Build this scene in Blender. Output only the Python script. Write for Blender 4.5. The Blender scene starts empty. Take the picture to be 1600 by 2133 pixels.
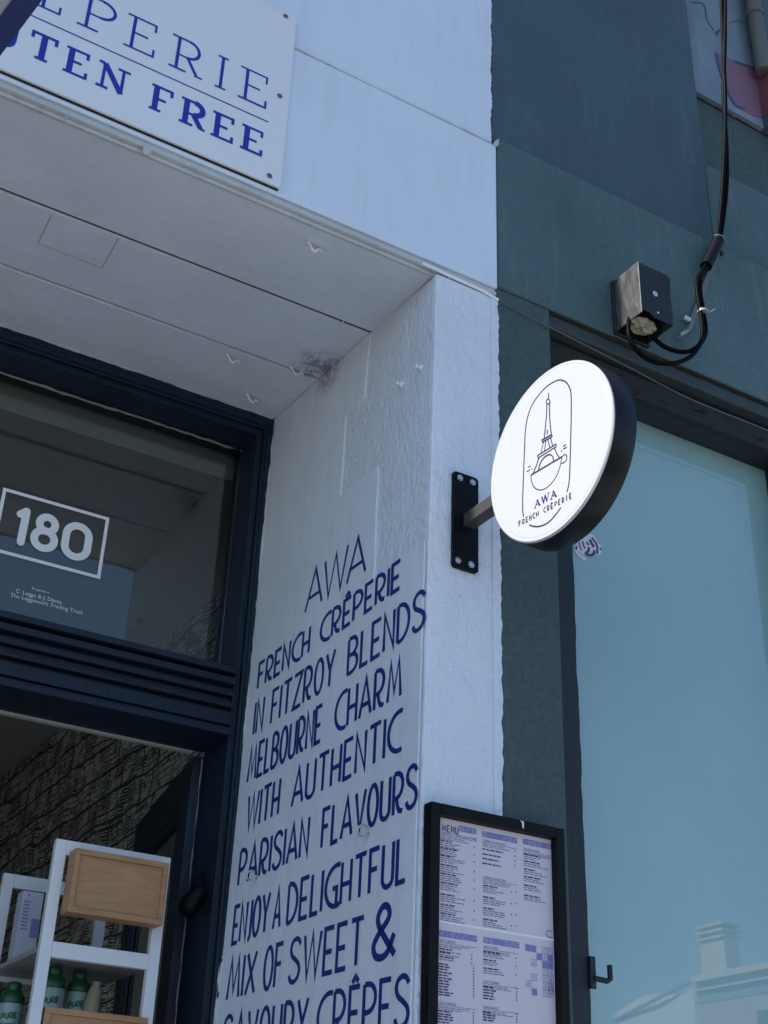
import bpy, bmesh, math, random
from mathutils import Vector, Matrix
random.seed(7)
R_ = math.radians
sc = bpy.context.scene

# ------------------------------------------------------------------ camera
F, CX, CY = 2734.43, 800.0, 1066.5          # focal length and centre, in photograph pixels
AZ, EL, RO, CAMZ = 0.52064703, 0.50574098, -0.03863103, 1.4
fw = Vector((math.sin(AZ)*math.cos(EL), math.cos(AZ)*math.cos(EL), math.sin(EL)))
rt = Vector((math.cos(AZ), -math.sin(AZ), 0.0))
dn = fw.cross(rt)
c_, s_ = math.cos(RO), math.sin(RO)
rt, dn = rt*c_ + dn*s_, dn*c_ - rt*s_
CAM = Vector((0, 0, CAMZ))
cam = bpy.data.cameras.new('camera')
cam.sensor_fit = 'VERTICAL'; cam.sensor_height = 36; cam.lens = F/2133*36
cam.clip_start = 0.02; cam.clip_end = 2000
co = bpy.data.objects.new('camera', cam); sc.collection.objects.link(co)
up, bk = -dn, -fw
co.matrix_world = Matrix(((rt.x, up.x, bk.x, 0), (rt.y, up.y, bk.y, 0), (rt.z, up.z, bk.z, CAMZ), (0, 0, 0, 1)))
sc.camera = co

# ------------------------------------------------------------------ light
SUN_EL, SUN_BACK = R_(47), R_(1.3)          # sun along the street from the left, a hair behind the facade
w = bpy.data.worlds.new('World'); sc.world = w; w.use_nodes = True
nt = w.node_tree; bg = nt.nodes['Background']
sky = nt.nodes.new('ShaderNodeTexSky'); sky.sky_type = 'NISHITA'; sky.sun_disc = False
sky.sun_elevation = SUN_EL; sky.sun_rotation = -math.pi/2 + SUN_BACK
sky.air_density = 1.0; sky.dust_density = 0.1; sky.ozone_density = 4.0
nt.links.new(sky.outputs[0], bg.inputs[0]); bg.inputs[1].default_value = 0.125
sl = bpy.data.lights.new('sun', 'SUN'); sl.energy = 4.2; sl.angle = R_(0.53); sl.color = (1, .965, .92)
so = bpy.data.objects.new('sun', sl); sc.collection.objects.link(so)
sd = Vector((-math.cos(SUN_EL)*math.cos(SUN_BACK), math.cos(SUN_EL)*math.sin(SUN_BACK), math.sin(SUN_EL)))
so.rotation_euler = sd.to_track_quat('Z', 'Y').to_euler()
vs = sc.view_settings
sc.display_settings.display_device = 'sRGB'
vs.view_transform = 'Standard'; vs.look = 'None'; vs.gamma = 1; vs.exposure = 0.7; vs.use_curve_mapping = False
sc.cycles.use_denoising = True
sc.cycles.max_bounces = 10; sc.cycles.glossy_bounces = 4; sc.cycles.transmission_bounces = 6
sc.cycles.caustics_reflective = False; sc.cycles.caustics_refractive = False

# ------------------------------------------------------------------ measuring: sight line of a photo point met with a real plane
def ray(x, y): return rt*((x-CX)/F) + dn*((y-CY)/F) + fw
def hit(x, y, p0, n):
    d = ray(x, y); n = Vector(n); return CAM + d*(n.dot(Vector(p0)-CAM)/n.dot(d))
def fy(x, y, Y): return hit(x, y, (0, Y, 0), (0, 1, 0))
def fx(x, y, X): return hit(x, y, (X, 0, 0), (1, 0, 0))
def fz(x, y, Z): return hit(x, y, (0, 0, Z), (0, 0, 1))

# ------------------------------------------------------------------ object helpers
COL = sc.collection
def link(o): COL.objects.link(o); return o
def tag(o, label=None, cat=None, group=None, kind=None):
    if label: o['label'] = label
    if cat: o['category'] = cat
    if group: o['group'] = group
    if kind: o['kind'] = kind
    return o
def thing(name, label, cat, loc=(0, 0, 0), group=None, rz=0):
    o = bpy.data.objects.new(name, None); link(o); o.location = loc; o.rotation_euler = (0, 0, rz)
    o.empty_display_size = .05
    return tag(o, label, cat, group)
def copy_tree(o, parent=None):
    c = o.copy(); link(c)
    if parent: c.parent = parent
    for ch in list(o.children): copy_tree(ch, c)
    return c
class MB:
    def __init__(s): s.v = []; s.f = []; s.sm = []
    def add(s, vs, fs, smooth=False):
        b = len(s.v); s.v += [tuple(p) for p in vs]
        for f in fs: s.f.append([b+i for i in f]); s.sm.append(smooth)
        return s
    def box(s, x0, y0, z0, x1, y1, z1):
        return s.add([(x0,y0,z0),(x1,y0,z0),(x1,y1,z0),(x0,y1,z0),(x0,y0,z1),(x1,y0,z1),(x1,y1,z1),(x0,y1,z1)],
                     [(0,3,2,1),(4,5,6,7),(0,1,5,4),(1,2,6,5),(2,3,7,6),(3,0,4,7)])
    def prism(s, pts, ext):
        """polygon of 3-D points, extruded by vector ext"""
        n = len(pts); e = Vector(ext); P = [Vector(p) for p in pts]
        nm = Vector((0, 0, 0))
        for i in range(n): nm += (P[i]-P[0]).cross(P[(i+1) % n]-P[0])
        if nm.dot(e) > 0: P.reverse()          # first cap faces away from ext
        return s.add(P+[p+e for p in P], [tuple(range(n)), tuple(range(2*n-1, n-1, -1))] +
                     [((i+1) % n, i, n+i, n+(i+1) % n) for i in range(n)])
    def quad(s, a, b, c, d): return s.add([a, b, c, d], [(0, 1, 2, 3)])
    def tube(s, pts, r, n=8, cap=True):
        P = [Vector(p) for p in pts]; m = len(P); rr = r if isinstance(r, (list, tuple)) else [r]*m
        vs = []; ref = None
        for i in range(m):
            t = (P[min(i+1, m-1)]-P[max(i-1, 0)]).normalized()
            if ref is None:
                ref = Vector((0, 0, 1)) if abs(t.z) < .9 else Vector((1, 0, 0))
            a = (ref - t*ref.dot(t)).normalized(); b = t.cross(a); ref = a
            for k in range(n):
                q = 2*math.pi*k/n; vs.append(P[i]+(a*math.cos(q)+b*math.sin(q))*rr[i])
        fs = [(i*n+k, i*n+(k+1) % n, (i+1)*n+(k+1) % n, (i+1)*n+k) for i in range(m-1) for k in range(n)]
        s.add(vs, fs, True)
        if cap:
            s.add(vs[:n], [tuple(range(n-1, -1, -1))]); s.add(vs[-n:], [tuple(range(n))])
        return s
    def lathe(s, prof, c=(0, 0, 0), ax=(0, 0, 1), n=24):
        """profile [(radius, height)] turned round axis ax through c"""
        ax = Vector(ax).normalized(); a = ax.orthogonal().normalized(); b = ax.cross(a); c = Vector(c); vs = []
        for r, h in prof:
            for k in range(n):
                q = 2*math.pi*k/n; vs.append(c+ax*h+(a*math.cos(q)+b*math.sin(q))*r)
        m = len(prof)
        fs = [(i*n+k, i*n+(k+1) % n, (i+1)*n+(k+1) % n, (i+1)*n+k) for i in range(m-1) for k in range(n)]
        s.add(vs, fs, True)
        s.add(vs[:n], [tuple(range(n-1, -1, -1))]); s.add(vs[-n:], [tuple(range(n))])
        return s
    def build(s, name, mat, parent=None, bevel=0, seg=2, loc=None, weld=False, local=False):
        me = bpy.data.meshes.new(name); me.from_pydata(s.v, [], s.f)
        me.polygons.foreach_set('use_smooth', s.sm); me.materials.append(mat); me.update()
        if weld:
            bm = bmesh.new(); bm.from_mesh(me); bmesh.ops.remove_doubles(bm, verts=bm.verts, dist=1e-5)
            bm.to_mesh(me); bm.free()
        o = bpy.data.objects.new(name, me); link(o)
        if parent:
            o.parent = parent
            if parent.type == 'EMPTY' and not local: o.location = -parent.location   # meshes are in world metres
        if loc: o.location = loc
        if bevel:
            b = o.modifiers.new('bevel', 'BEVEL'); b.width = bevel; b.segments = seg; b.limit_method = 'ANGLE'
            b.angle_limit = R_(40); b.harden_normals = False
        return o
def spline(pts, k=6, closed=False):
    P = [Vector(p) for p in pts]; out = []; n = len(P)
    for i in range(n if closed else n-1):
        a = P[(i-1) % n] if (closed or i > 0) else P[i]*2-P[i+1]
        b = P[i]; c = P[(i+1) % n]
        d = P[(i+2) % n] if (closed or i < n-2) else P[i+1]*2-P[i]
        for j in range(k):
            t = j/k; out.append(.5*((2*b)+(c-a)*t+(2*a-5*b+4*c-d)*t*t+(3*b-a-3*c+d)*t**3))
    if not closed: out.append(P[-1])
    return out

# ------------------------------------------------------------------ materials
def mat(name, col=(.5, .5, .5), rough=.6, metal=0, coat=0, spec=.5):
    m = bpy.data.materials.new(name); m.use_nodes = True
    b = m.node_tree.nodes['Principled BSDF']
    b.inputs['Base Color'].default_value = (*col, 1); b.inputs['Roughness'].default_value = rough
    b.inputs['Metallic'].default_value = metal; b.inputs['Coat Weight'].default_value = coat
    b.inputs['Specular IOR Level'].default_value = spec
    return m, m.node_tree, b
def N(t, typ, **kw):
    n = t.nodes.new(typ)
    for k, v in kw.items():
        if k in ('op', 'operation'): n.operation = v
        elif k == 'blend': n.blend_type = v
        elif hasattr(n, k): setattr(n, k, v)
    return n
def coords(t, scale=(1, 1, 1), rot=(0, 0, 0)):
    tc = N(t, 'ShaderNodeTexCoord'); mp = N(t, 'ShaderNodeMapping')
    mp.inputs['Scale'].default_value = scale; mp.inputs['Rotation'].default_value = rot
    t.links.new(tc.outputs['Object'], mp.inputs[0]); return mp.outputs[0]
def noise(t, vec, scale, detail=6, rough=.55, dist=0):
    n = N(t, 'ShaderNodeTexNoise'); n.inputs['Scale'].default_value = scale; n.inputs['Detail'].default_value = detail
    n.inputs['Roughness'].default_value = rough; n.inputs['Distortion'].default_value = dist
    t.links.new(vec, n.inputs['Vector']); return n.outputs['Fac']
def ramp(t, fac, stops):
    r = N(t, 'ShaderNodeValToRGB'); e = r.color_ramp.elements
    while len(e) < len(stops): e.new(.5)
    for el, (p, c) in zip(e, stops): el.position = p; el.color = (*c, 1) if len(c) == 3 else c
    t.links.new(fac, r.inputs[0]); return r.outputs[0]
def grey(a): return (a, a, a)
def mix(t, fac, a, b, blend='MIX'):
    m = N(t, 'ShaderNodeMix'); m.data_type = 'RGBA'; m.blend_type = blend
    for sock, v in ((m.inputs[0], fac), (m.inputs[6], a), (m.inputs[7], b)):
        if hasattr(v, 'node'): t.links.new(v, sock)
        elif isinstance(v, (int, float)): sock.default_value = v
        else: sock.default_value = (*v, 1)
    return m.outputs[2]
def mth(t, op, a, b=None, clamp=False):
    m = N(t, 'ShaderNodeMath', op=op); m.use_clamp = clamp
    for i, v in enumerate((a, b)):
        if v is None: continue
        if hasattr(v, 'node'): t.links.new(v, m.inputs[i])
        else: m.inputs[i].default_value = v
    return m.outputs[0]
def bump(t, b, h, dist=.003, strength=1.0, prev=None):
    n = N(t, 'ShaderNodeBump'); n.inputs['Distance'].default_value = dist; n.inputs['Strength'].default_value = strength
    t.links.new(h, n.inputs['Height'])
    if prev: t.links.new(prev, n.inputs['Normal'])
    t.links.new(n.outputs[0], b.inputs['Normal']); return n.outputs[0]
def spot(t, vec, c, r0, r1):
    """1 near point c, 0 beyond r1"""
    d = N(t, 'ShaderNodeVectorMath', op='DISTANCE'); t.links.new(vec, d.inputs[0]); d.inputs[1].default_value = c
    mr = N(t, 'ShaderNodeMapRange'); mr.inputs[1].default_value = r0; mr.inputs[2].default_value = r1
    mr.inputs[3].default_value = 1; mr.inputs[4].default_value = 0
    t.links.new(d.outputs['Value'], mr.inputs[0]); return mr.outputs[0]

SOOT = (1.415, 2.885, 3.66)
def plaster(name, col, var=.08, grain=1.0, coarse=1.0, scale=1.0, soot=0.0, dirt=.0, rough=.55, stretch=(1, 1, 1), speck=0.0):
    m, t, b = mat(name, col, rough)
    v = coords(t); vs_ = coords(t, stretch)
    big = noise(t, v, 2.2, 5, .6); mid = noise(t, v, 14, 6, .6)
    c = mix(t, ramp(t, big, [(.3, grey(0)), (.7, grey(1))]), tuple(x*(1-var) for x in col), tuple(min(1, x*(1+var*.6)) for x in col))
    if dirt:
        dv = coords(t, (9, 9, 1.1)); d = noise(t, dv, 3.0, 7, .65)
        msk = ramp(t, d, [(.52, grey(0)), (.78, grey(1))])
        c = mix(t, mth(t, 'MULTIPLY', msk, dirt), c, tuple(x*.55+.03 for x in col))
    if speck:
        sp = noise(t, v, 95, 2, .5); c = mix(t, mth(t, 'MULTIPLY', ramp(t, sp, [(.70, grey(0)), (.76, grey(1))]), speck), c, tuple(x*.45 for x in col))
    if soot:
        s = spot(t, v, SOOT, .0, .105); k = noise(t, v, 40, 6, .72, .3)
        msk = mth(t, 'MULTIPLY', mth(t, 'MULTIPLY', mth(t, 'POWER', s, 1.3), 2.2), ramp(t, k, [(.40, grey(.05)), (.58, grey(1))]), True)
        c = mix(t, mth(t, 'MULTIPLY', msk, soot*.7), c, (.10, .082, .066))
    t.links.new(c, b.inputs['Base Color'])
    g1 = noise(t, vs_, 55*scale, 5, .6); g2 = noise(t, vs_, 160*scale, 3, .5); g0 = noise(t, v, 7, 3, .5)
    h = mth(t, 'ADD', mth(t, 'MULTIPLY', g1, coarse), mth(t, 'MULTIPLY', g2, .35*grain))
    h = mth(t, 'ADD', h, mth(t, 'MULTIPLY', g0, 1.6))
    bump(t, b, h, .004, .55)
    return m
WHITE = (.74, .78, .82)
M_fascia = plaster('white fascia paint', (.70, .77, .85), .05, .35, .22, .5, rough=.45, dirt=.22, speck=.12)
M_pier = plaster('white rough render', (.73, .78, .84), .05, 2.2, 6.5, .8, stretch=(1, 1, .6), dirt=.12, speck=.3)
M_reveal = plaster('rough painted reveal', WHITE, .07, 1.8, 5.0, 1.25, soot=1.0, stretch=(1, 1, .7), dirt=.15)
M_patch = plaster('smooth painted reveal', WHITE, .09, .5, .8, .6, soot=.95, dirt=.30, speck=.3)
M_soffit = plaster('painted soffit boards', (.73, .76, .80), .10, .5, .9, .6, soot=1.0, dirt=.2, rough=.5)
M_lip = plaster('weathered drip bead', (.55, .56, .55), .2, .6, 1.0, 1, dirt=.6)
M_caulk = plaster('old white caulk', (.55, .55, .52), .2, 1, 2, 1)
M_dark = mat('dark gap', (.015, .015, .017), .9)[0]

def tealwall(name, col, streak=.5, coarse=1.0):
    m, t, b = mat(name, col, .62)
    v = coords(t)
    big = noise(t, v, 1.8, 6, .62); c = mix(t, ramp(t, big, [(.3, grey(0)), (.72, grey(1))]), tuple(x*.80 for x in col), tuple(x*1.18 for x in col))
    sv = coords(t, (11, 11, .9)); st = noise(t, sv, 2.4, 6, .62)
    c = mix(t, mth(t, 'MULTIPLY', ramp(t, st, [(.53, grey(0)), (.75, grey(1))]), streak), c, (.20, .235, .225))
    fl = noise(t, v, 42, 4, .6); c = mix(t, mth(t, 'MULTIPLY', ramp(t, fl, [(.62, grey(0)), (.72, grey(1))]), .35), c, tuple(x*.6 for x in col))
    gn_ = noise(t, v, 70, 4, .65); c = mix(t, mth(t, 'MULTIPLY', ramp(t, gn_, [(.38, grey(1)), (.56, grey(0))]), min(.55, .22*coarse)), c, tuple(x*.55 for x in col))
    t.links.new(c, b.inputs['Base Color'])
    h = mth(t, 'ADD', mth(t, 'MULTIPLY', noise(t, v, 45, 6, .62), coarse), mth(t, 'MULTIPLY', noise(t, v, 130, 3, .5), .4))
    bump(t, b, h, .004, .6); return m
TEAL = (.070, .128, .134)
M_teal = tealwall('teal render', TEAL, .40, 1.7)
M_teal2 = tealwall('teal smooth render', (.053, .096, .115), .16, 1.3)
M_tealp = tealwall('teal rough render', (.056, .094, .094), .12, 3.2)
def wood_paint(name, col, chip=(.35, .34, .3), amt=.25, rough=.42):
    m, t, b = mat(name, col, rough)
    v = coords(t, (8, 8, 1.2)); k = noise(t, coords(t), 3.5, 5, .6)
    c = mix(t, ramp(t, k, [(.3, grey(0)), (.7, grey(1))]), tuple(x*.8 for x in col), tuple(x*1.2 for x in col))
    ch = noise(t, coords(t, (14, 14, 4)), 9, 6, .7)
    c = mix(t, mth(t, 'MULTIPLY', ramp(t, ch, [(.70, grey(0)), (.74, grey(1))]), amt), c, chip)
    t.links.new(c, b.inputs['Base Color'])
    bump(t, b, mth(t, 'ADD', noise(t, v, 12, 6, .6), mth(t, 'MULTIPLY', ch, .7)), .004, .7); b.inputs['Specular IOR Level'].default_value = .35; return m
M_navy = wood_paint('navy door paint', (.0052, .0150, .0300), (.30, .31, .30), .05)
M_post = wood_paint('flaking blue black paint', (.014, .021, .028), (.06, .085, .09), .7, .5)
M_strip = wood_paint('teal moulding paint', (.040, .056, .058), (.16, .13, .08), .6, .55)
M_peel = wood_paint('peeling brown board', (.018, .020, .019), (.070, .060, .046), .9, .75)
M_blackp = mat('black powder coat', (.004, .0045, .006), .45, spec=.15)[0]
M_rim = mat('satin black sign can', (.006, .006, .0075), .36, spec=.25)[0]
M_steel = mat('galvanised steel', (.55, .56, .58), .35, 1)[0]
M_hook = mat('painted hook', (.86, .87, .88), .4)[0]
M_wire = mat('bright screw hook', (.62, .60, .56), .3, .8)[0]
M_letter = plaster('navy wall paint', (.009, .025, .20), .15, .4, .7, .8, rough=.5)
M_signblue = mat('royal blue vinyl', (.012, .028, .34), .4)[0]
M_logo = mat('logo navy print', (.016, .02, .09), .4)[0]
def glossy_white(name, col, r=.25, coat=.3):
    m, t, b = mat(name, col, r, coat=coat); b.inputs['Coat Roughness'].default_value = .08
    k = noise(t, coords(t), 5, 5, .6); t.links.new(mix(t, k, tuple(x*.95 for x in col), col), b.inputs['Base Color']); return m
M_signpanel = glossy_white('white composite sheet', (.80, .81, .82), .35, .15)
M_face = glossy_white('opal acrylic face', (.56, .57, .565), .28, .25)
def glass(name, tint=(1, 1, 1), ior=1.5):
    m = bpy.data.materials.new(name); m.use_nodes = True; t = m.node_tree; t.nodes.clear()
    o = N(t, 'ShaderNodeOutputMaterial'); tr = N(t, 'ShaderNodeBsdfTransparent'); gl = N(t, 'ShaderNodeBsdfGlossy'); mx = N(t, 'ShaderNodeMixShader')
    fr = N(t, 'ShaderNodeFresnel'); fr.inputs[0].default_value = ior; tr.inputs[0].default_value = (*tint, 1); gl.inputs['Roughness'].default_value = .004
    t.links.new(mth(t, 'MULTIPLY', fr.outputs[0], 1.8, True), mx.inputs[0]); t.links.new(tr.outputs[0], mx.inputs[1]); t.links.new(gl.outputs[0], mx.inputs[2])
    t.links.new(mx.outputs[0], o.inputs[0]); return m
M_glass = glass('window glass', (.82, .86, .84))
def frosted():
    m, t, b = mat('film backed glass', (.24, .40, .42), .5)
    b.inputs['Coat Weight'].default_value = 1.0; b.inputs['Coat Roughness'].default_value = .005; b.inputs['Coat IOR'].default_value = 1.75
    v = coords(t); k = noise(t, v, 1.6, 5, .6); s = noise(t, coords(t, (6, 6, .7)), 3, 6, .65)
    c = mix(t, ramp(t, k, [(.3, grey(0)), (.7, grey(1))]), (.225, .380, .385), (.268, .430, .422))
    c = mix(t, mth(t, 'MULTIPLY', ramp(t, s, [(.52, grey(0)), (.80, grey(1))]), .3), c, (.19, .33, .34))
    d = noise(t, coords(t, (3, 3, 1)), 24, 3, .6); c = mix(t, mth(t, 'MULTIPLY', ramp(t, d, [(.76, grey(0)), (.79, grey(1))]), .7), c, (.12, .17, .18))
    t.links.new(c, b.inputs['Base Color']); return m
M_film = frosted()
def oak():
    m, t, b = mat('oak veneer', (.4, .25, .14), .5)
    v = coords(t, (1.2, 6, 9)); n1 = noise(t, v, 4, 8, .65, 1.2); n2 = noise(t, coords(t, (2, 30, 60)), 5, 4, .6)
    c = mix(t, ramp(t, n1, [(.3, grey(0)), (.7, grey(1))]), (.34, .175, .075), (.52, .30, .14))
    c = mix(t, mth(t, 'MULTIPLY', ramp(t, n2, [(.5, grey(0)), (.7, grey(1))]), .35), c, (.25, .14, .075))
    t.links.new(c, b.inputs['Base Color']); return m
M_oak = oak()
M_rack = mat('white powder coat rack', (.74, .76, .77), .45)[0]
def mural():
    m, t, b = mat('line drawing mural', (.5, .48, .43), .8)
    tc = N(t, 'ShaderNodeTexCoord'); mp = N(t, 'ShaderNodeMapping'); t.links.new(tc.outputs['Object'], mp.inputs[0])
    mp.inputs['Rotation'].default_value = (0, R_(90), 0)      # wall lies in the Y-Z plane
    sep = N(t, 'ShaderNodeSeparateXYZ'); t.links.new(tc.outputs['Object'], sep.inputs[0])
    cmb = N(t, 'ShaderNodeCombineXYZ'); t.links.new(sep.outputs[1], cmb.inputs[0]); t.links.new(sep.outputs[2], cmb.inputs[1])
    dn_ = N(t, 'ShaderNodeTexNoise'); dn_.inputs['Scale'].default_value = 3.5; t.links.new(cmb.outputs[0], dn_.inputs['Vector'])
    dv = N(t, 'ShaderNodeVectorMath', op='MULTIPLY_ADD'); t.links.new(dn_.outputs['Color'], dv.inputs[0]); dv.inputs[1].default_value = (.14, .09, 0); t.links.new(cmb.outputs[0], dv.inputs[2])
    def brick(sc_, w_, mort, off):
        k = N(t, 'ShaderNodeTexBrick'); k.inputs['Scale'].default_value = sc_; k.inputs['Mortar Size'].default_value = mort
        k.inputs['Brick Width'].default_value = w_; k.inputs['Row Height'].default_value = .23; k.offset = off; k.squash = 1.6; k.squash_frequency = 3
        k.inputs['Mortar Smooth'].default_value = .1
        t.links.new(dv.outputs[0], k.inputs['Vector']); return k.outputs['Fac']
    l1 = brick(3.2, .55, .014, .37); l2 = brick(8.5, .6, .03, .6); l3 = brick(17, .8, .07, .45)
    z1 = ramp(t, noise(t, cmb.outputs[0], 5, 5, .65), [(.44, grey(0)), (.52, grey(1))])
    z2 = ramp(t, noise(t, cmb.outputs[0], 9, 5, .65), [(.47, grey(0)), (.55, grey(1))])
    sk = N(t, 'ShaderNodeVectorMath', op='MULTIPLY'); t.links.new(dv.outputs[0], sk.inputs[0]); sk.inputs[1].default_value = (5, 15, 1)
    bl = ramp(t, noise(t, sk.outputs[0], 3.2, 6, .7), [(.55, grey(0)), (.60, grey(1))])
    l0 = brick(1.9, .75, .010, .41); l4 = brick(.95, .62, .006, .3); l0 = mth(t, 'MAXIMUM', l0, l4)
    z3 = ramp(t, noise(t, cmb.outputs[0], 2.6, 4, .6), [(.48, grey(0)), (.54, grey(1))])
    ln = mth(t, 'MAXIMUM', mth(t, 'MAXIMUM', mth(t, 'MAXIMUM', mth(t, 'MULTIPLY', l1, z3), l0), mth(t, 'MULTIPLY', l2, z1)), mth(t, 'MULTIPLY', l3, z2))
    ln = mth(t, 'MAXIMUM', ln, mth(t, 'MULTIPLY', bl, .9), True)
    t.links.new(mix(t, ln, (.60, .57, .50), (.045, .045, .042)), b.inputs['Base Color']); return m
M_mural = mural()
M_room = plaster('interior paint', (.50, .49, .46), .05, .2, .2, .5)
M_paper = mat('menu paper', (.66, .575, .62), .6)[0]
M_ink = mat('menu dark ink', (.06, .055, .12), .6)[0]
M_grey = mat('menu grey ink', (.17, .155, .23), .6)[0]
M_inkblue = mat('menu blue ink', (.10, .11, .36), .6)[0]
M_bar = mat('menu blue band', (.20, .205, .45), .6)[0]
M_decal = mat('white window vinyl', (.80, .82, .83), .6)[0]
def boxmat():
    m, t, b = mat('dusty black plastic', (.03, .03, .032), .5)
    v = coords(t); d = noise(t, coords(t, (5, 5, 1.6)), 9, 7, .7, .5); k = noise(t, v, 40, 4, .6)
    c = mix(t, ramp(t, d, [(.36, grey(0)), (.66, grey(1))]), (.014, .014, .016), (.115, .115, .112))
    c = mix(t, mth(t, 'MULTIPLY', ramp(t, k, [(.55, grey(0)), (.7, grey(1))]), .4), c, (.05, .048, .045))
    t.links.new(c, b.inputs['Base Color']); return m
M_box = boxmat()
M_boxfront = plaster('black plastic cover', (.008, .009, .011), .2, .2, .2, 1, rough=.5)
M_cable = mat('black cable sheath', (.0025, .0025, .003), .5, spec=.05)[0]
M_crump = plaster('crumpled tan paper', (.42, .36, .25), .2, .6, 2, 1)

# ------------------------------------------------------------------ stroke lettering
def arc(cx, cy, rx, ry, a0, a1, n=10):
    return [(cx+rx*math.cos(R_(a0+(a1-a0)*i/n)), cy+ry*math.sin(R_(a0+(a1-a0)*i/n))) for i in range(n+1)]
G = {
 'A': (.50, [[(0, 0), (.25, 1), (.5, 0)], [(.075, .30), (.425, .30)]]),
 'B': (.40, [[(0, 0), (0, 1)], [(0, 1)]+arc(.14, .76, .22, .24, 90, -90)+[(0, .52)], [(0, .52)]+arc(.14, .26, .26, .26, 90, -90)+[(0, 0)]]),
 'C': (.44, [arc(.42, .5, .42, .5, 76, 284, 16)]),
 'D': (.42, [[(0, 0), (0, 1)], [(0, 1)]+arc(.06, .5, .36, .5, 90, -90, 14)+[(0, 0)]]),
 'E': (.34, [[(.34, 1), (0, 1), (0, 0), (.34, 0)], [(0, .47), (.29, .47)]]),
 'F': (.34, [[(.34, 1), (0, 1), (0, 0)], [(0, .53), (.28, .53)]]),
 'G': (.50, [arc(.46, .5, .46, .5, 74, 290, 16), [(.30, .44), (.48, .44), (.48, .03)]]),
 'H': (.38, [[(0, 0), (0, 1)], [(.38, 0), (.38, 1)], [(0, .45), (.38, .45)]]),
 'I': (.0, [[(0, 0), (0, 1)]]),
 'J': (.16, [[(.16, 1), (.16, .14)]+arc(.0, .14, .16, .20, 0, -80, 6)]),
 'L': (.30, [[(0, 1), (0, 0), (.30, 0)]]),
 'M': (.54, [[(0, 0), (.10, 1), (.27, .18), (.44, 1), (.54, 0)]]),
 'N': (.38, [[(0, 0), (0, 1), (.38, 0), (.38, 1)]]),
 'O': (.42, [arc(.21, .5, .21, .5, 90, 450, 22)]),
 'P': (.38, [[(0, 0), (0, 1)], [(0, 1)]+arc(.12, .71, .26, .29, 90, -90)+[(0, .42)]]),
 'R': (.40, [[(0, 0), (0, 1)], [(0, 1)]+arc(.12, .69, .26, .31, 90, -90)+[(0, .38)], [(.13, .38), (.19, .16), (.26, .05), (.40, .02)]]),
 'S': (.42, [spline2 for spline2 in []]),
 'T': (.44, [[(0, 1), (.44, 1)], [(.22, 1), (.22, 0)]]),
 'U': (.38, [[(0, 1), (0, .2)]+arc(.19, .2, .19, .2, 180, 360, 8)+[(.38, 1)]]),
 'V': (.44, [[(0, 1), (.22, 0), (.44, 1)]]),
 'W': (.66, [[(0, 1), (.16, 0), (.33, 1), (.50, 0), (.66, 1)]]),
 'X': (.40, [[(0, 0), (.40, 1)], [(0, 1), (.40, 0)]]),
 'Y': (.42, [[(0, 1), (.21, .46), (.42, 1)], [(.21, .46), (.21, 0)]]),
 'Z': (.42, [[(0, 1), (.42, 1), (0, 0), (.42, 0)]]),
}
def sp2(pts, k=5): return [(p.x, p.y) for p in spline([(x, y, 0) for x, y in pts], k)]
G['S'] = (.42, [sp2([(.41, .84), (.33, .96), (.20, 1.0), (.06, .92), (.02, .76), (.09, .61), (.24, .50), (.37, .38), (.41, .23), (.34, .07), (.19, 0), (.06, .05), (0, .18)])])
G['&'] = (.60, [sp2([(.60, 0), (.36, .32), (.15, .64), (.13, .83), (.25, .99), (.38, .95), (.43, .80), (.36, .66), (.16, .47), (.03, .26), (.09, .06), (.26, 0), (.42, .09), (.57, .40)])])
G['Ê'] = (.34, G['E'][1]+[[(.06, 1.10), (.17, 1.22), (.28, 1.10)]])
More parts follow.
